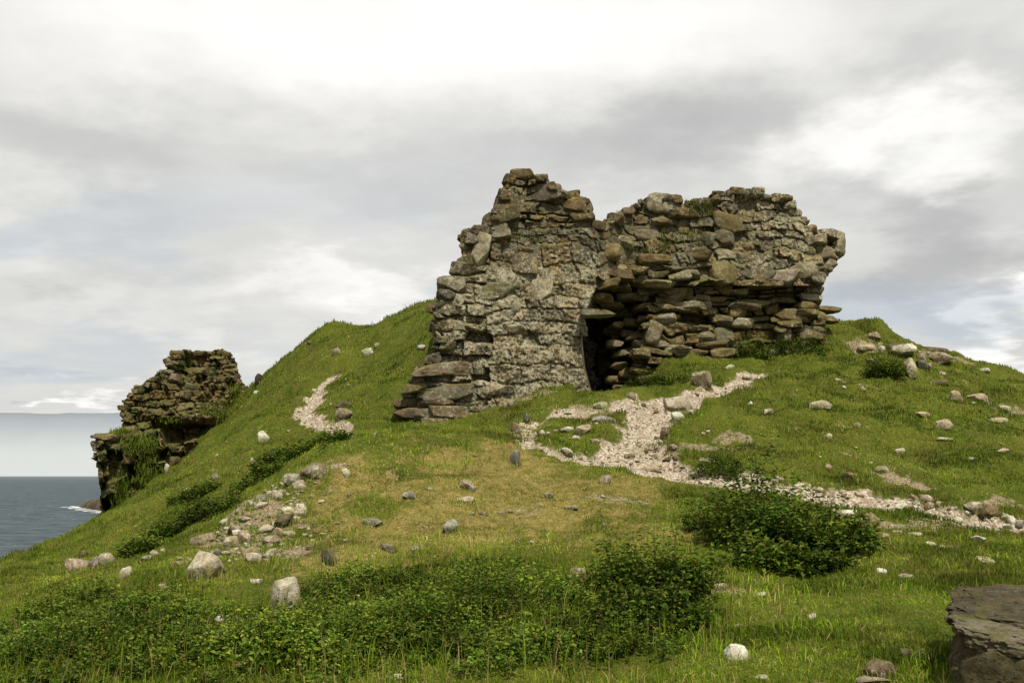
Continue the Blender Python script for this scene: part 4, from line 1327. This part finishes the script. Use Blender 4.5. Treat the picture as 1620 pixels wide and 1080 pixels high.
plant('bush', 'dark green scrub right of the white angular stone on the left slope', 'bush', [(215, 880, 26, 22, 0.6), (245, 862, 24, 20, 0.6)], 130, 16, 0.05, 31, bright=0.8)
plant('bush', 'green leafy clump at the foot of the recess beside the doorway', 'plant', [(1025, 612, 34, 24, 0.5), (1065, 612, 26, 18, 0.5)], 110, 16, 0.06, 29, bright=0.8)

# the foreground nettles: one uncountable mass
SCRUB_PX = [(-60, 1010), (60, 990), (180, 950), (250, 935), (300, 935), (390, 975), (430, 985), (470, 940), (540, 912), (640, 905), (720, 905), (800, 890),
            (880, 920), (950, 930), (1000, 960), (1100, 960), (1140, 950), (1120, 1000), (1060, 1040), (900, 1065), (780, 1078), (640, 1090), (400, 1110), (-60, 1110)]
SCRUB = gpoly(SCRUB_PX, near=1.5)
r = np.random.default_rng(77)
sx0, sx1 = min(p[0] for p in SCRUB), max(p[0] for p in SCRUB)
sy0, sy1 = min(p[1] for p in SCRUB), max(p[1] for p in SCRUB)
N0 = 16000
px_, py_ = r.uniform(sx0, sx1, N0), r.uniform(sy0, sy1, N0)
sd = sdist(px_, py_, SCRUB) + 0.35 * n2(px_, py_, 1.1, 3, 12.0)
dens = sstep(0.25, -0.6, sd) * (0.30 + 0.70 * sstep(-0.18, 0.20, n2(px_, py_, 1.7, 3, 20.0)))
keep = r.random(N0) < dens
px_, py_, sd = px_[keep], py_[keep], sd[keep]
lump = 0.5 + 0.5 * np.clip(n2(px_, py_, 1.3, 3, 31.0) * 2.2, -1, 1)
hg = (0.07 + 0.26 * lump ** 1.4) * (0.40 + 0.60 * sstep(0.0, -0.7, sd)) * r.uniform(0.55, 1.3, len(px_))
pz_ = height(px_, py_)
per = 19
m = len(px_)
f = (np.sqrt(r.random((m, per))) * 0.95 + 0.05)
ph = r.uniform(0, 2 * np.pi, (m, per))
lean = np.stack([r.normal(size=m) * 0.18, r.normal(size=m) * 0.18, np.ones(m)], -1)
out = np.stack([np.cos(ph), np.sin(ph), r.normal(size=(m, per)) * 0.35 + 0.15], -1)
sz = 0.035 * r.uniform(0.65, 1.3, (m, per)) * (1.15 - 0.45 * f)
PB = np.stack([px_, py_, pz_], -1)[:, None, :] + lean[:, None, :] * (hg[:, None] * f)[..., None] + out * (r.random((m, per)) * 0.045)[..., None]
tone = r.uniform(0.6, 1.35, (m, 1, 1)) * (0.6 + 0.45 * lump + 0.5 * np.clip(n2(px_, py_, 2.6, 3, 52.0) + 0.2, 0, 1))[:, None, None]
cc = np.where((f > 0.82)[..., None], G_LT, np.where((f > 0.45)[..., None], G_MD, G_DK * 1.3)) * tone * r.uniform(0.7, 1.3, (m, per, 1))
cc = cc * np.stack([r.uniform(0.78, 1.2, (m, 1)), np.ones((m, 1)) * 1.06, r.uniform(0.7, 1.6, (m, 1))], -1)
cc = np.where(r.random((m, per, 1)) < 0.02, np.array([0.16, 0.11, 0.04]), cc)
sz = sz * r.uniform(0.6, 1.45, (m, 1))
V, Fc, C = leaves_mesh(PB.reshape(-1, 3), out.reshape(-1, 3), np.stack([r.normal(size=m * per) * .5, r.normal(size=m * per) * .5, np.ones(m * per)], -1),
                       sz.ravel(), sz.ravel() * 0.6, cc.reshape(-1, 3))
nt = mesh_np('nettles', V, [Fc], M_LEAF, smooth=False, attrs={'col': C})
tag(nt, 'dense green nettles and weeds covering the foreground slope', 'nettles', kind='stuff')


# ---- grass
def blades(x, y, z, h, w, col, r, lean=0.55):
    n = len(x)
    th = r.uniform(0, 2 * np.pi, n)
    ld = r.uniform(0, 2 * np.pi, n)
    la = np.abs(r.normal(size=n)) * lean
    B = np.stack([x, y, z - 0.01], -1)
    S_ = np.stack([np.cos(th), np.sin(th), np.zeros(n)], -1) * (w * 0.5)[:, None]
    Ld = np.stack([np.cos(ld) * la, np.sin(ld) * la, np.zeros(n)], -1) * h[:, None]
    up = np.zeros((n, 3))
    up[:, 2] = h
    mid = B + up * 0.55 + Ld * 0.3
    tip = B + up * (1 - 0.25 * la[:, None]) + Ld
    V = np.stack([B - S_, B + S_, mid + S_ * 0.7, mid - S_ * 0.7, tip], 1).reshape(-1, 3)
    i = np.arange(n) * 5
    Qd = np.stack([i, i + 1, i + 2, i + 3], -1)
    Tr = np.stack([i + 3, i + 2, i + 4], -1)
    cb = col[:, None, :] * np.array([0.78, 0.78, 1.0, 1.0, 1.12])[None, :, None]
    return V, Qd, Tr, cb.reshape(-1, 3)


r = np.random.default_rng(99)
NG = 760000
lx = r.uniform(-350, 1970, NG)
lD = np.exp(r.uniform(np.log(4.6), np.log(42), NG))
x, y = (lx - 810) / F * lD, lD
z = height(x, y)
ok = (x > GX0 + 1) & (x < GX1 - 1) & (sdist(x, y, EDGE) < 0.8)
mp, mg, mb_ = mask_at(m_path, x, y), mask_at(m_gold, x, y), mask_at(m_bare, x, y)
clump = n2(x, y, 1.7, 3, 40.0)
ok &= r.random(NG) > sstep(0.25, 0.95, mp + 0.9 * clump)
ok &= r.random(NG) > 0.85 * sstep(0.15, 0.6, mb_)
ok &= r.random(NG) > 0.35 * mg * sstep(0.0, 0.4, -clump)
# keep the inside of the walls free
pxx, pyy = (x / y * F / 1.0) * 1.0 + 810, None
ok &= ~((lx > 680) & (lx < 935) & (lD > 22.2 + (lx - 650) * 0.0056 + 0.35) & (lD < 26.5))
ok &= ~((lx > 960) & (lx < 1300) & (lD > 25.1 + (lx - 1010) * 0.004 + 0.3) & (lD < 30))
ok &= ~((lx > 915) & (lx < 1000) & (lD > 23.2) & (lD < 28))
x, y, z, lD, mp, mg, clump, lx = x[ok], y[ok], z[ok], lD[ok], mp[ok], mg[ok], clump[ok], lx[ok]
n = len(x)
lush = sstep(-0.1, 0.35, n2(x, y, 0.55, 3, 60.0)) * (1 - mg)
patch = n2(x, y, 0.9, 3, 70.0)
straw = r.random(n) < np.clip(0.08 + 0.52 * mg + 0.12 * sstep(0.0, 0.4, patch), 0, 1)
h = (0.020 + 0.016 * r.random(n) + 0.020 * lush) * (0.75 + 0.030 * lD) * (1 - 0.2 * mg)
tall = r.random(n) < 0.012
h = np.where(tall, h * 1.7, h) * (0.8 + 0.2 * sstep(6, 12, lD))
w = (0.0045 + 0.0030 * r.random(n)) * (0.7 + 0.10 * lD)
g1, g2, g3 = np.array([0.105, 0.182, 0.010]), np.array([0.225, 0.305, 0.021]), np.array([0.33, 0.325, 0.042])
sw = np.array([0.43, 0.35, 0.125])
k1 = r.random((n, 1))
col = g1 * (1 - k1) + g2 * k1
col = col * (1 - 0.5 * sstep(-0.1, 0.4, patch)[:, None]) + g3 * 0.5 * sstep(-0.1, 0.4, patch)[:, None]
col = col * (1 - mg[:, None] * 0.5) + np.array([0.31, 0.255, 0.044]) * (mg[:, None] * 0.5)
col = np.where(straw[:, None], sw * r.uniform(0.6, 1.15, (n, 1)), col * r.uniform(0.75, 1.25, (n, 1)))
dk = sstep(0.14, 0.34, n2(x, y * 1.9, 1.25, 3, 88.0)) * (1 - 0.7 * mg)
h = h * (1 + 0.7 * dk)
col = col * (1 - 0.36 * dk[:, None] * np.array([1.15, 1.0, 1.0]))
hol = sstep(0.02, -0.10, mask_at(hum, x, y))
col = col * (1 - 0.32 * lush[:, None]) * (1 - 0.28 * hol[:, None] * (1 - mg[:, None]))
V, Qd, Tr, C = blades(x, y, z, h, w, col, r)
parts = [(V, Qd, Tr, C)]
NC = 1700
tx = r.uniform(-300, 1920, NC)
tD = np.exp(r.uniform(np.log(5.0), np.log(36), NC))
cx_, cy_ = (tx - 810) / F * tD, tD
okc = (mask_at(m_path, cx_, cy_) < 0.6) & (n2(cx_, cy_, 0.7, 3, 33.0) > -0.08)
cx_, cy_, tD = cx_[okc], cy_[okc], tD[okc]
per_ = 34
rad = (0.05 + 0.10 * r.random(len(cx_)))[:, None] * (0.7 + 0.03 * tD)[:, None]
bx = (cx_[:, None] + r.normal(size=(len(cx_), per_)) * rad).ravel()
by = (cy_[:, None] + r.normal(size=(len(cx_), per_)) * rad).ravel()
hc = ((0.05 + 0.08 * r.random(len(cx_)))[:, None] * r.uniform(0.5, 1.2, (len(cx_), per_))).ravel()
tcx = (r.uniform(0.7, 1.25, len(cx_))[:, None] * np.ones((1, per_))).ravel()[:, None]
cg_ = np.where((r.random((len(bx), 1)) < 0.2), sw * 0.9, (g1 * 0.8 + (g2 - g1 * 0.5) * r.random((len(bx), 1))) * tcx)
okc = ~((np.abs(bx / by * F + 810 - 950) < 360) & (by > 22.0) & (by < 29.5) & (bx / by * F + 810 > 640))
bx, by, hc, cg_ = bx[okc], by[okc], hc[okc], cg_[okc]
parts.append(blades(bx, by, height(bx, by), hc, 0.004 + 0.0006 * by, cg_, r, 0.6))
# longer grass left uncropped round the stones
fx, fy, fh, fw = [], [], [], []
for (ax, ay, ha, hb, W_) in ROCK_FEET:
    if mask_at(m_path, ax, ay) > 0.4:
        continue
    k_ = int(14 + 46 * min(1.0, W_ / 0.35))
    th_ = r.uniform(0, 2 * np.pi, k_)
    rr_ = r.uniform(0.85, 1.25, k_)
    fx.append(ax + np.cos(th_) * ha * rr_); fy.append(ay + np.sin(th_) * hb * rr_)
    fh.append(np.minimum(0.05 + 0.20 * W_, 0.11) * r.uniform(0.5, 1.25, k_)); fw.append(np.full(k_, 0.004 + 0.0005 * ay))
fx, fy, fh, fw = (np.concatenate(q_) for q_ in (fx, fy, fh, fw))
gold_ = mask_at(m_gold, fx, fy)[:, None]
fc = np.where(r.random((len(fx), 1)) < 0.2 + 0.4 * gold_, sw * 0.9, g1 + (g2 - g1) * r.random((len(fx), 1)) * 0.8)
parts.append(blades(fx, fy, height(fx, fy), fh, fw, fc, r, 0.6))
# tall grass and dead stalks standing in the weeds
NS = 4500
qx, qy = r.uniform(sx0 - 0.3, sx1 + 0.3, NS), r.uniform(sy0 - 0.3, sy1 + 0.4, NS)
okc = sdist(qx, qy, SCRUB) + 0.35 * n2(qx, qy, 1.1, 3, 12.0) < 0.3
qx, qy = qx[okc], qy[okc]
dead = r.random((len(qx), 1)) < 0.25
cq = np.where(dead, np.array([0.27, 0.205, 0.085]) * r.uniform(0.6, 1.2, (len(qx), 1)), g2 * r.uniform(0.40, 0.85, (len(qx), 1)))
parts.append(blades(qx, qy, height(qx, qy), r.uniform(0.12, 0.34, len(qx)), r.uniform(0.004, 0.008, len(qx)), cq, r, 0.45))
o_ = 0
VV, QQ, TT_, CC = [], [], [], []
for (a_, b_, c_, d_) in parts:
    VV.append(a_); QQ.append(b_ + o_); TT_.append(c_ + o_); CC.append(d_)
    o_ += len(a_)
V, Qd, Tr, C = np.concatenate(VV), np.concatenate(QQ), np.concatenate(TT_), np.concatenate(CC)
gs = mesh_np('grass', V, [Qd, Tr], M_GRASS, smooth=False, attrs={'col': C})
tag(gs, 'short sheep-grazed grass covering the hill', 'grass', kind='stuff')

# turf on top of the ruin
tv = MB()
r = np.random.default_rng(5)
for (qx, qy, wx, wy, cnt, hh) in [(1105, 330, 22, 10, 420, 0.13), (1085, 376, 40, 12, 260, 0.14), 
                                  (1040, 395, 18, 8, 90, 0.12), (830, 372, 30, 12, 110, 0.09), (1010, 396, 14, 6, 60, 0.12)]:
    ax, ay = qx + r.uniform(-wx, wx, cnt), qy + r.uniform(-wy, wy, cnt)
    D = ruin_D(ax[None], ay[None])[0] - r.uniform(-0.15, 0.22, cnt)
    B = at_v(ax, ay, D)
    cgl = np.array([0.085, 0.095, 0.020]) * r.uniform(0.6, 1.4, (cnt, 1))
    V, Qd, Tr, C = blades(B[:, 0], B[:, 1], B[:, 2], np.full(cnt, hh) * r.uniform(0.6, 1.3, cnt), np.full(cnt, 0.022), cgl, r, 0.7)
    o0 = tv.n
    tv.V.append(V); tv.Q.append(Qd + o0); tv.T.append(Tr + o0); tv.C.append(C); tv.L.append(np.zeros(len(V))); tv.n += len(V)
tv.build('turf_cap', M_GRASS, ruin, base, smooth=False)

tv = MB()
for (qx, qy, wx, wy, cnt, hh) in [(226, 706, 26, 14, 420, 0.20), (192, 684, 14, 3, 120, 0.16), (236, 752, 20, 26, 420, 0.20), (358, 655, 22, 14, 420, 0.20), (330, 650, 30, 8, 160, 0.15),
                                  (280, 668, 20, 4, 90, 0.12), (190, 780, 14, 26, 260, 0.2), (372, 622, 12, 12, 180, 0.18)]:
    ax, ay = qx + r.normal(size=cnt) * wx * 0.6, qy + r.normal(size=cnt) * wy * 0.6
    D = left_D(ax[None], ay[None])[0] - r.uniform(-0.1, 0.35, cnt)
    B = at_v(ax, ay, D)
    cgl = (np.array([0.095, 0.135, 0.014]) * r.uniform(0.6, 1.5, (cnt, 1)))
    V, Qd, Tr, C = blades(B[:, 0], B[:, 1], B[:, 2], np.full(cnt, hh) * r.uniform(0.6, 1.3, cnt), np.full(cnt, 0.03), cgl, r, 0.7)
    o0 = tv.n
    V = V - lbase
    tv.V.append(V); tv.Q.append(Qd + o0); tv.T.append(Tr + o0); tv.C.append(C); tv.L.append(np.zeros(len(V))); tv.n += len(V)
tv.build('turf_cap', M_GRASS, lruin, None, smooth=False)

# ------------------------------------------------------------------ sea, spit, far hills
m_sea, t = new_mat('sea_water')
P = t.n('ShaderNodeNewGeometry').outputs['Position']
Pw = t.n('ShaderNodeMapping', {'Vector': P, 'Rotation': (0, 0, 0.5), 'Scale': (1.0, 2.2, 1.0)}).outputs[0]
w1, w2 = t.noise(Pw, 0.035, 6, 0.62), t.noise(Pw, 0.22, 4, 0.6)
w1 = t.math('ADD', t.math('MULTIPLY', w1, 0.5), t.math('MULTIPLY', t.noise(Pw, 0.13, 5, 0.65), 0.5))
hgt = t.math('ADD', w1, t.math('MULTIPLY', w2, 0.35))
bm = t.n('ShaderNodeBump', {'Strength': 0.6, 'Distance': 5.0, 'Height': hgt})
cw = t.mix(t.ss(w1, 0.38, 0.62), (0.014, 0.026, 0.034), (0.075, 0.100, 0.110))
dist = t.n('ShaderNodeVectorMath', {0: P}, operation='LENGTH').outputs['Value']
cw = t.mix(t.ss(dist, 1500, 14000, 0.0, 0.6), cw, (0.13, 0.16, 0.18))  # aerial haze painted in: far water tinted paler with distance
cap = t.math('MULTIPLY', t.ss(t.noise(Pw, 0.11, 4, 0.7), 0.62, 0.68), t.ss(t.noise(P, 0.012, 2), 0.40, 0.55))
cw = t.mix(t.math('MULTIPLY', cap, 0.7), cw, (0.45, 0.48, 0.5))
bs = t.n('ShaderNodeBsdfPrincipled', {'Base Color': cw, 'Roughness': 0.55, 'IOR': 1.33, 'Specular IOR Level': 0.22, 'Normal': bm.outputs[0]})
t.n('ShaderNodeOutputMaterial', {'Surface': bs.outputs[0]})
R = 60000.0
ring = [(R * math.cos(a), R * math.sin(a), SEA_Z) for a in np.linspace(0, 2 * np.pi, 96, endpoint=False)]
sea = mesh_np('sea', np.array([(0, 0, SEA_Z)] + ring), [np.array([[0, 1 + i, 1 + (i + 1) % 96] for i in range(96)])], m_sea, smooth=False)
tag(sea, 'dark grey blue choppy sea', kind='structure')

# rocky spit
sa, sb = at(108, 802, -SEA_Z / math.tan(math.atan(0.0325)) * 1.0), at(240, 818, 705.0)
m_spit = mat_stone('spit_rock', lichen=0.1, moss=0.3, bump=0.3, fine=0.03)
tt = np.linspace(0, 1, 60)
ss_ = np.linspace(-1, 1, 30)
TT, SS = np.meshgrid(tt, ss_)
cxl = sa[0] + (sb[0] - sa[0]) * TT
cyl = sa[1] + (sb[1] - sa[1]) * TT
wid = 26 * (0.25 + 0.9 * TT ** 0.6)
hh = 30 * TT ** 0.62 * (1 - 0.25 * TT)
SX = cxl + 0 * SS
SY = cyl + 28 + SS * wid
prof = np.clip(1 - np.abs(SS) ** 2.2, 0, 1)
SZ = SEA_Z - 1.0 + prof * hh * (0.8 + 0.35 * fbm(np.stack([SX * 0.06, SY * 0.06, 0 * SX], -1), 4)) + 1.2 * fbm(np.stack([SX * 0.2, SY * 0.2, 0 * SX + 3], -1), 3)
ii = np.arange(SX.size).reshape(SX.shape)
Qs = np.stack([ii[:-1, :-1], ii[:-1, 1:], ii[1:, 1:], ii[1:, :-1]], -1).reshape(-1, 4)
sv = np.stack([SX, SY, SZ], -1).reshape(-1, 3)
spit = mesh_np('headland', sv, [Qs], m_spit, attrs={'col': np.tile([0.085, 0.075, 0.05], (len(sv), 1)), 'lich': np.zeros(len(sv))})
tag(spit, 'low dark rocky headland far below in the sea', kind='structure')
m_foam, t = new_mat('sea_foam')
P = t.n('ShaderNodeNewGeometry').outputs['Position']
fa = t.ss(t.noise(P, 0.10, 6, 0.72), 0.46, 0.58)
d1 = t.n('ShaderNodeBsdfPrincipled', {'Base Color': (0.75, 0.77, 0.78, 1), 'Roughness': 0.8})
d2 = t.n('ShaderNodeBsdfTransparent')
t.n('ShaderNodeOutputMaterial', {'Surface': t.n('ShaderNodeMixShader', {0: fa, 1: d2.outputs[0], 2: d1.outputs[0]}).outputs[0]})
fv, fq = [], []
for i, q in enumerate(np.linspace(-0.10, 1, 40)):
    cx_, cy_ = sa[0] + (sb[0] - sa[0]) * q, sa[1] + (sb[1] - sa[1]) * q + 28
    wq = 26 * (0.25 + 0.9 * max(q, 0) ** 0.6)
    o_ = 6 * math.sin(i * 1.3) + 4 * math.sin(i * 2.9)
    fv += [(cx_, cy_ - wq - 22 - o_, SEA_Z + 0.25), (cx_, cy_ - wq * 0.2, SEA_Z + 0.25)]
    if i:
        fq.append([2 * i - 2, 2 * i, 2 * i + 1, 2 * i - 1])
fv2 = np.array(fv)
surf = mesh_np('surf', fv2, [np.array(fq)], m_foam, smooth=False)
tag(surf, 'white surf along the foot of the rocky headland', kind='structure')

# distant hills; haze is painted into their diffuse colour by height
m_hill, t = new_mat('painted_haze_hills')
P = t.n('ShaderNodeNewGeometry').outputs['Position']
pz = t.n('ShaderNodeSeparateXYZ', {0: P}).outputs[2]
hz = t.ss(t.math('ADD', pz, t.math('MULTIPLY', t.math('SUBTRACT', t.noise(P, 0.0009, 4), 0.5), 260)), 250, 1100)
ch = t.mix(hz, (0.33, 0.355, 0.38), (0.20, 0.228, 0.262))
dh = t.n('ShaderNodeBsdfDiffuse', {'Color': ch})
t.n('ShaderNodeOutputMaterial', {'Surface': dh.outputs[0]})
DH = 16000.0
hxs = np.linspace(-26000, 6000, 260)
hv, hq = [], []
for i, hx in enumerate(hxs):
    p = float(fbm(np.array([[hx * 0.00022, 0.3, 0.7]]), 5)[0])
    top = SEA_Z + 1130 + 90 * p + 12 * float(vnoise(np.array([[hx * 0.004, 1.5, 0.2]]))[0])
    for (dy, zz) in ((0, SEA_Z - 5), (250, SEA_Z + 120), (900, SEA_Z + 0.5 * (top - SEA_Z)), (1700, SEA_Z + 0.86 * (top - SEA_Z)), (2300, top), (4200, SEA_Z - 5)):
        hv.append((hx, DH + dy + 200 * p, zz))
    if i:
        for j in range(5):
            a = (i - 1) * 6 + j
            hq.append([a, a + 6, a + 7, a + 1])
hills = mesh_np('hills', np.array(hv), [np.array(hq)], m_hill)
tag(hills, 'distant blue grey hills with sea haze painted into their colour', kind='structure')

# ------------------------------------------------------------------ light, sky, camera
sun_dir = np.array([0.20, -0.50, 0.84])
sun_dir /= np.linalg.norm(sun_dir)
sl = bpy.data.lights.new('sun', 'SUN')
sl.energy = 5.0
sl.angle = math.radians(1.5)
sl.color = (1.0, 0.94, 0.80)
so = bpy.data.objects.new('sun', sl)
COL.objects.link(so)
from mathutils import Vector
so.rotation_euler = Vector(tuple(-sun_dir)).to_track_quat('-Z', 'Y').to_euler()

w = bpy.data.worlds.new('World')
sc.world = w
w.use_nodes = True
t = NT(w.node_tree)
sky = t.n('ShaderNodeTexSky', sky_type='NISHITA', sun_disc=False)
sky.sun_elevation = math.asin(sun_dir[2])
sky.sun_rotation = math.atan2(sun_dir[0], sun_dir[1])
sky.air_density, sky.dust_density = 1.0, 1.5
tc = t.n('ShaderNodeTexCoord').outputs['Generated']
dirn = t.vmath('NORMALIZE', tc).outputs[0]
sep = t.n('ShaderNodeSeparateXYZ', {0: dirn})
den = t.math('ADD', t.math('MAXIMUM', sep.outputs[2], 0.0), 0.16)
uv = t.n('ShaderNodeCombineXYZ', {0: t.math('DIVIDE', sep.outputs[0], den), 1: t.math('DIVIDE', sep.outputs[1], den), 2: 0.0}).outputs[0]
c1 = t.noise(uv, 0.55, 6, 0.52, 0.6)
c2 = t.noise(uv, 1.7, 8, 0.56, 0.5)
c3 = t.noise(t.n('ShaderNodeMapping', {'Vector': uv, 'Location': (5.3, 2.1, 0), 'Scale': (1.0, 1.3, 1)}).outputs[0], 1.1, 5, 0.55, 0.5)
wd = t.vmath('SCALE', t.vmath('SUBTRACT', t.n('ShaderNodeTexNoise', {'Vector': uv, 'Scale': 1.6, 'Detail': 7.0, 'Roughness': 0.58}).outputs[1], (0.5, 0.5, 0.5)).outputs[0])
wd.inputs['Scale'].default_value = 0.30
dw = t.vmath('ADD', dirn, wd.outputs[0]).outputs[0]


def blob(px, py, rx, ry, soft=1.0):
    """A cloud mass centred on a compass direction: 1 in the middle, 0 outside."""
    c = ray(px, py)
    c = c / np.linalg.norm(c)
    d = t.vmath('SUBTRACT', dw, tuple(c)).outputs[0]
    d = t.vmath('MULTIPLY', d, (F / rx, F / ry, F / ry)).outputs[0]
    return t.ss(t.vmath('LENGTH', d).outputs['Value'], 1.0 + soft * 0.3, 1.0 - soft * 0.8)


# brightness of the overcast: base + broad masses + noise
v = t.math('ADD', 0.735, t.math('MULTIPLY', t.math('SUBTRACT', c1, 0.5), 0.22))
v = t.math('ADD', v, t.math('MULTIPLY', t.math('SUBTRACT', c2, 0.5), 0.20))
v = t.math('ADD', v, t.math('MULTIPLY', t.math('SUBTRACT', t.noise(uv, 4.5, 6, 0.55, 0.4), 0.5), 0.07))
for (px, py, rx, ry, a) in [(640, 20, 620, 190, 0.34), (100, 60, 300, 150, 0.08), (1250, 60, 420, 120, 0.10), (1420, 235, 190, 70, 0.10), (470, 470, 320, 80, 0.10),
                            (120, 420, 190, 60, 0.06), (560, 450, 160, 40, 0.08), (60, 612, 160, 26, 0.20), (1500, 530, 190, 40, 0.16),
                            (850, 255, 520, 80, -0.10), (120, 270, 260, 100, -0.13), (1430, 140, 330, 70, -0.11), (1470, 405, 300, 85, -0.20),
                            (300, 400, 260, 40, -0.05), (1100, 220, 240, 100, -0.10), (20, 560, 60, 20, -0.10)]:
    v = t.math('ADD', v, t.math('MULTIPLY', blob(px, py, rx, ry), a))
# billowing bright cloud with broken edges, low on the right and left
c5 = t.noise(t.n('ShaderNodeMapping', {'Vector': dirn, 'Scale': (9.0, 9.0, 15.0)}).outputs[0], 1.0, 8, 0.55, 0.3)
for (px, py, rx, ry, a) in [(1425, 250, 300, 110, 0.22), (1530, 545, 260, 55, 0.18), (520, 470, 300, 60, 0.08), (80, 615, 220, 30, 0.13), (330, 545, 200, 50, 0.07)]:
    bl = t.math('ADD', blob(px, py, rx, ry), t.math('MULTIPLY', t.math('SUBTRACT', c5, 0.5), 1.15))
    v = t.math('ADD', v, t.math('MULTIPLY', t.ss(bl, 0.15, 0.95), a))
v = t.math('ADD', v, t.math('MULTIPLY', t.math('SUBTRACT', c5, 0.5), 0.12))
v = t.math('MAXIMUM', v, 0.2)
tint = t.mix(t.ss(v, 0.35, 0.9), (0.98, 1.0, 1.0), (1.0, 0.99, 0.955))
cloud = t.n('ShaderNodeVectorMath', {0: tint, 'Scale': t.math('MULTIPLY', v, 10.0)}, operation='SCALE').outputs[0]
gap = t.math('MULTIPLY', t.ss(c3, 0.50, 0.66), t.ss(sep.outputs[2], 0.36, 0.10))
gap = t.math('ADD', gap, t.math('MULTIPLY', blob(120, 520, 330, 70), 0.55), clamp=True)
bluesky = t.mix(0.62, sky.outputs[0], (5.2, 6.0, 7.0))
colr = t.mix(t.math('MULTIPLY', gap, 0.55), cloud, bluesky)
bg = t.n('ShaderNodeBackground', {'Color': colr, 'Strength': 0.1})
t.n('ShaderNodeOutputWorld', {'Surface': bg.outputs[0]})

cam = bpy.data.cameras.new('camera')
cam.sensor_width = 36.0
cam.lens = 36.0 * F / 1620.0
cam.clip_start = 0.05
cam.clip_end = 100000.0
co = bpy.data.objects.new('camera', cam)
COL.objects.link(co)
co.location = (0, 0, 0)
co.rotation_euler = (math.pi / 2 + PITCH, 0, 0)
sc.camera = co

sc.view_settings.view_transform = 'Standard'
sc.view_settings.look = 'None'
sc.view_settings.exposure = 0.0
sc.cycles.max_bounces = 6
sc.cycles.transparent_max_bounces = 8
sc.cycles.use_denoising = True
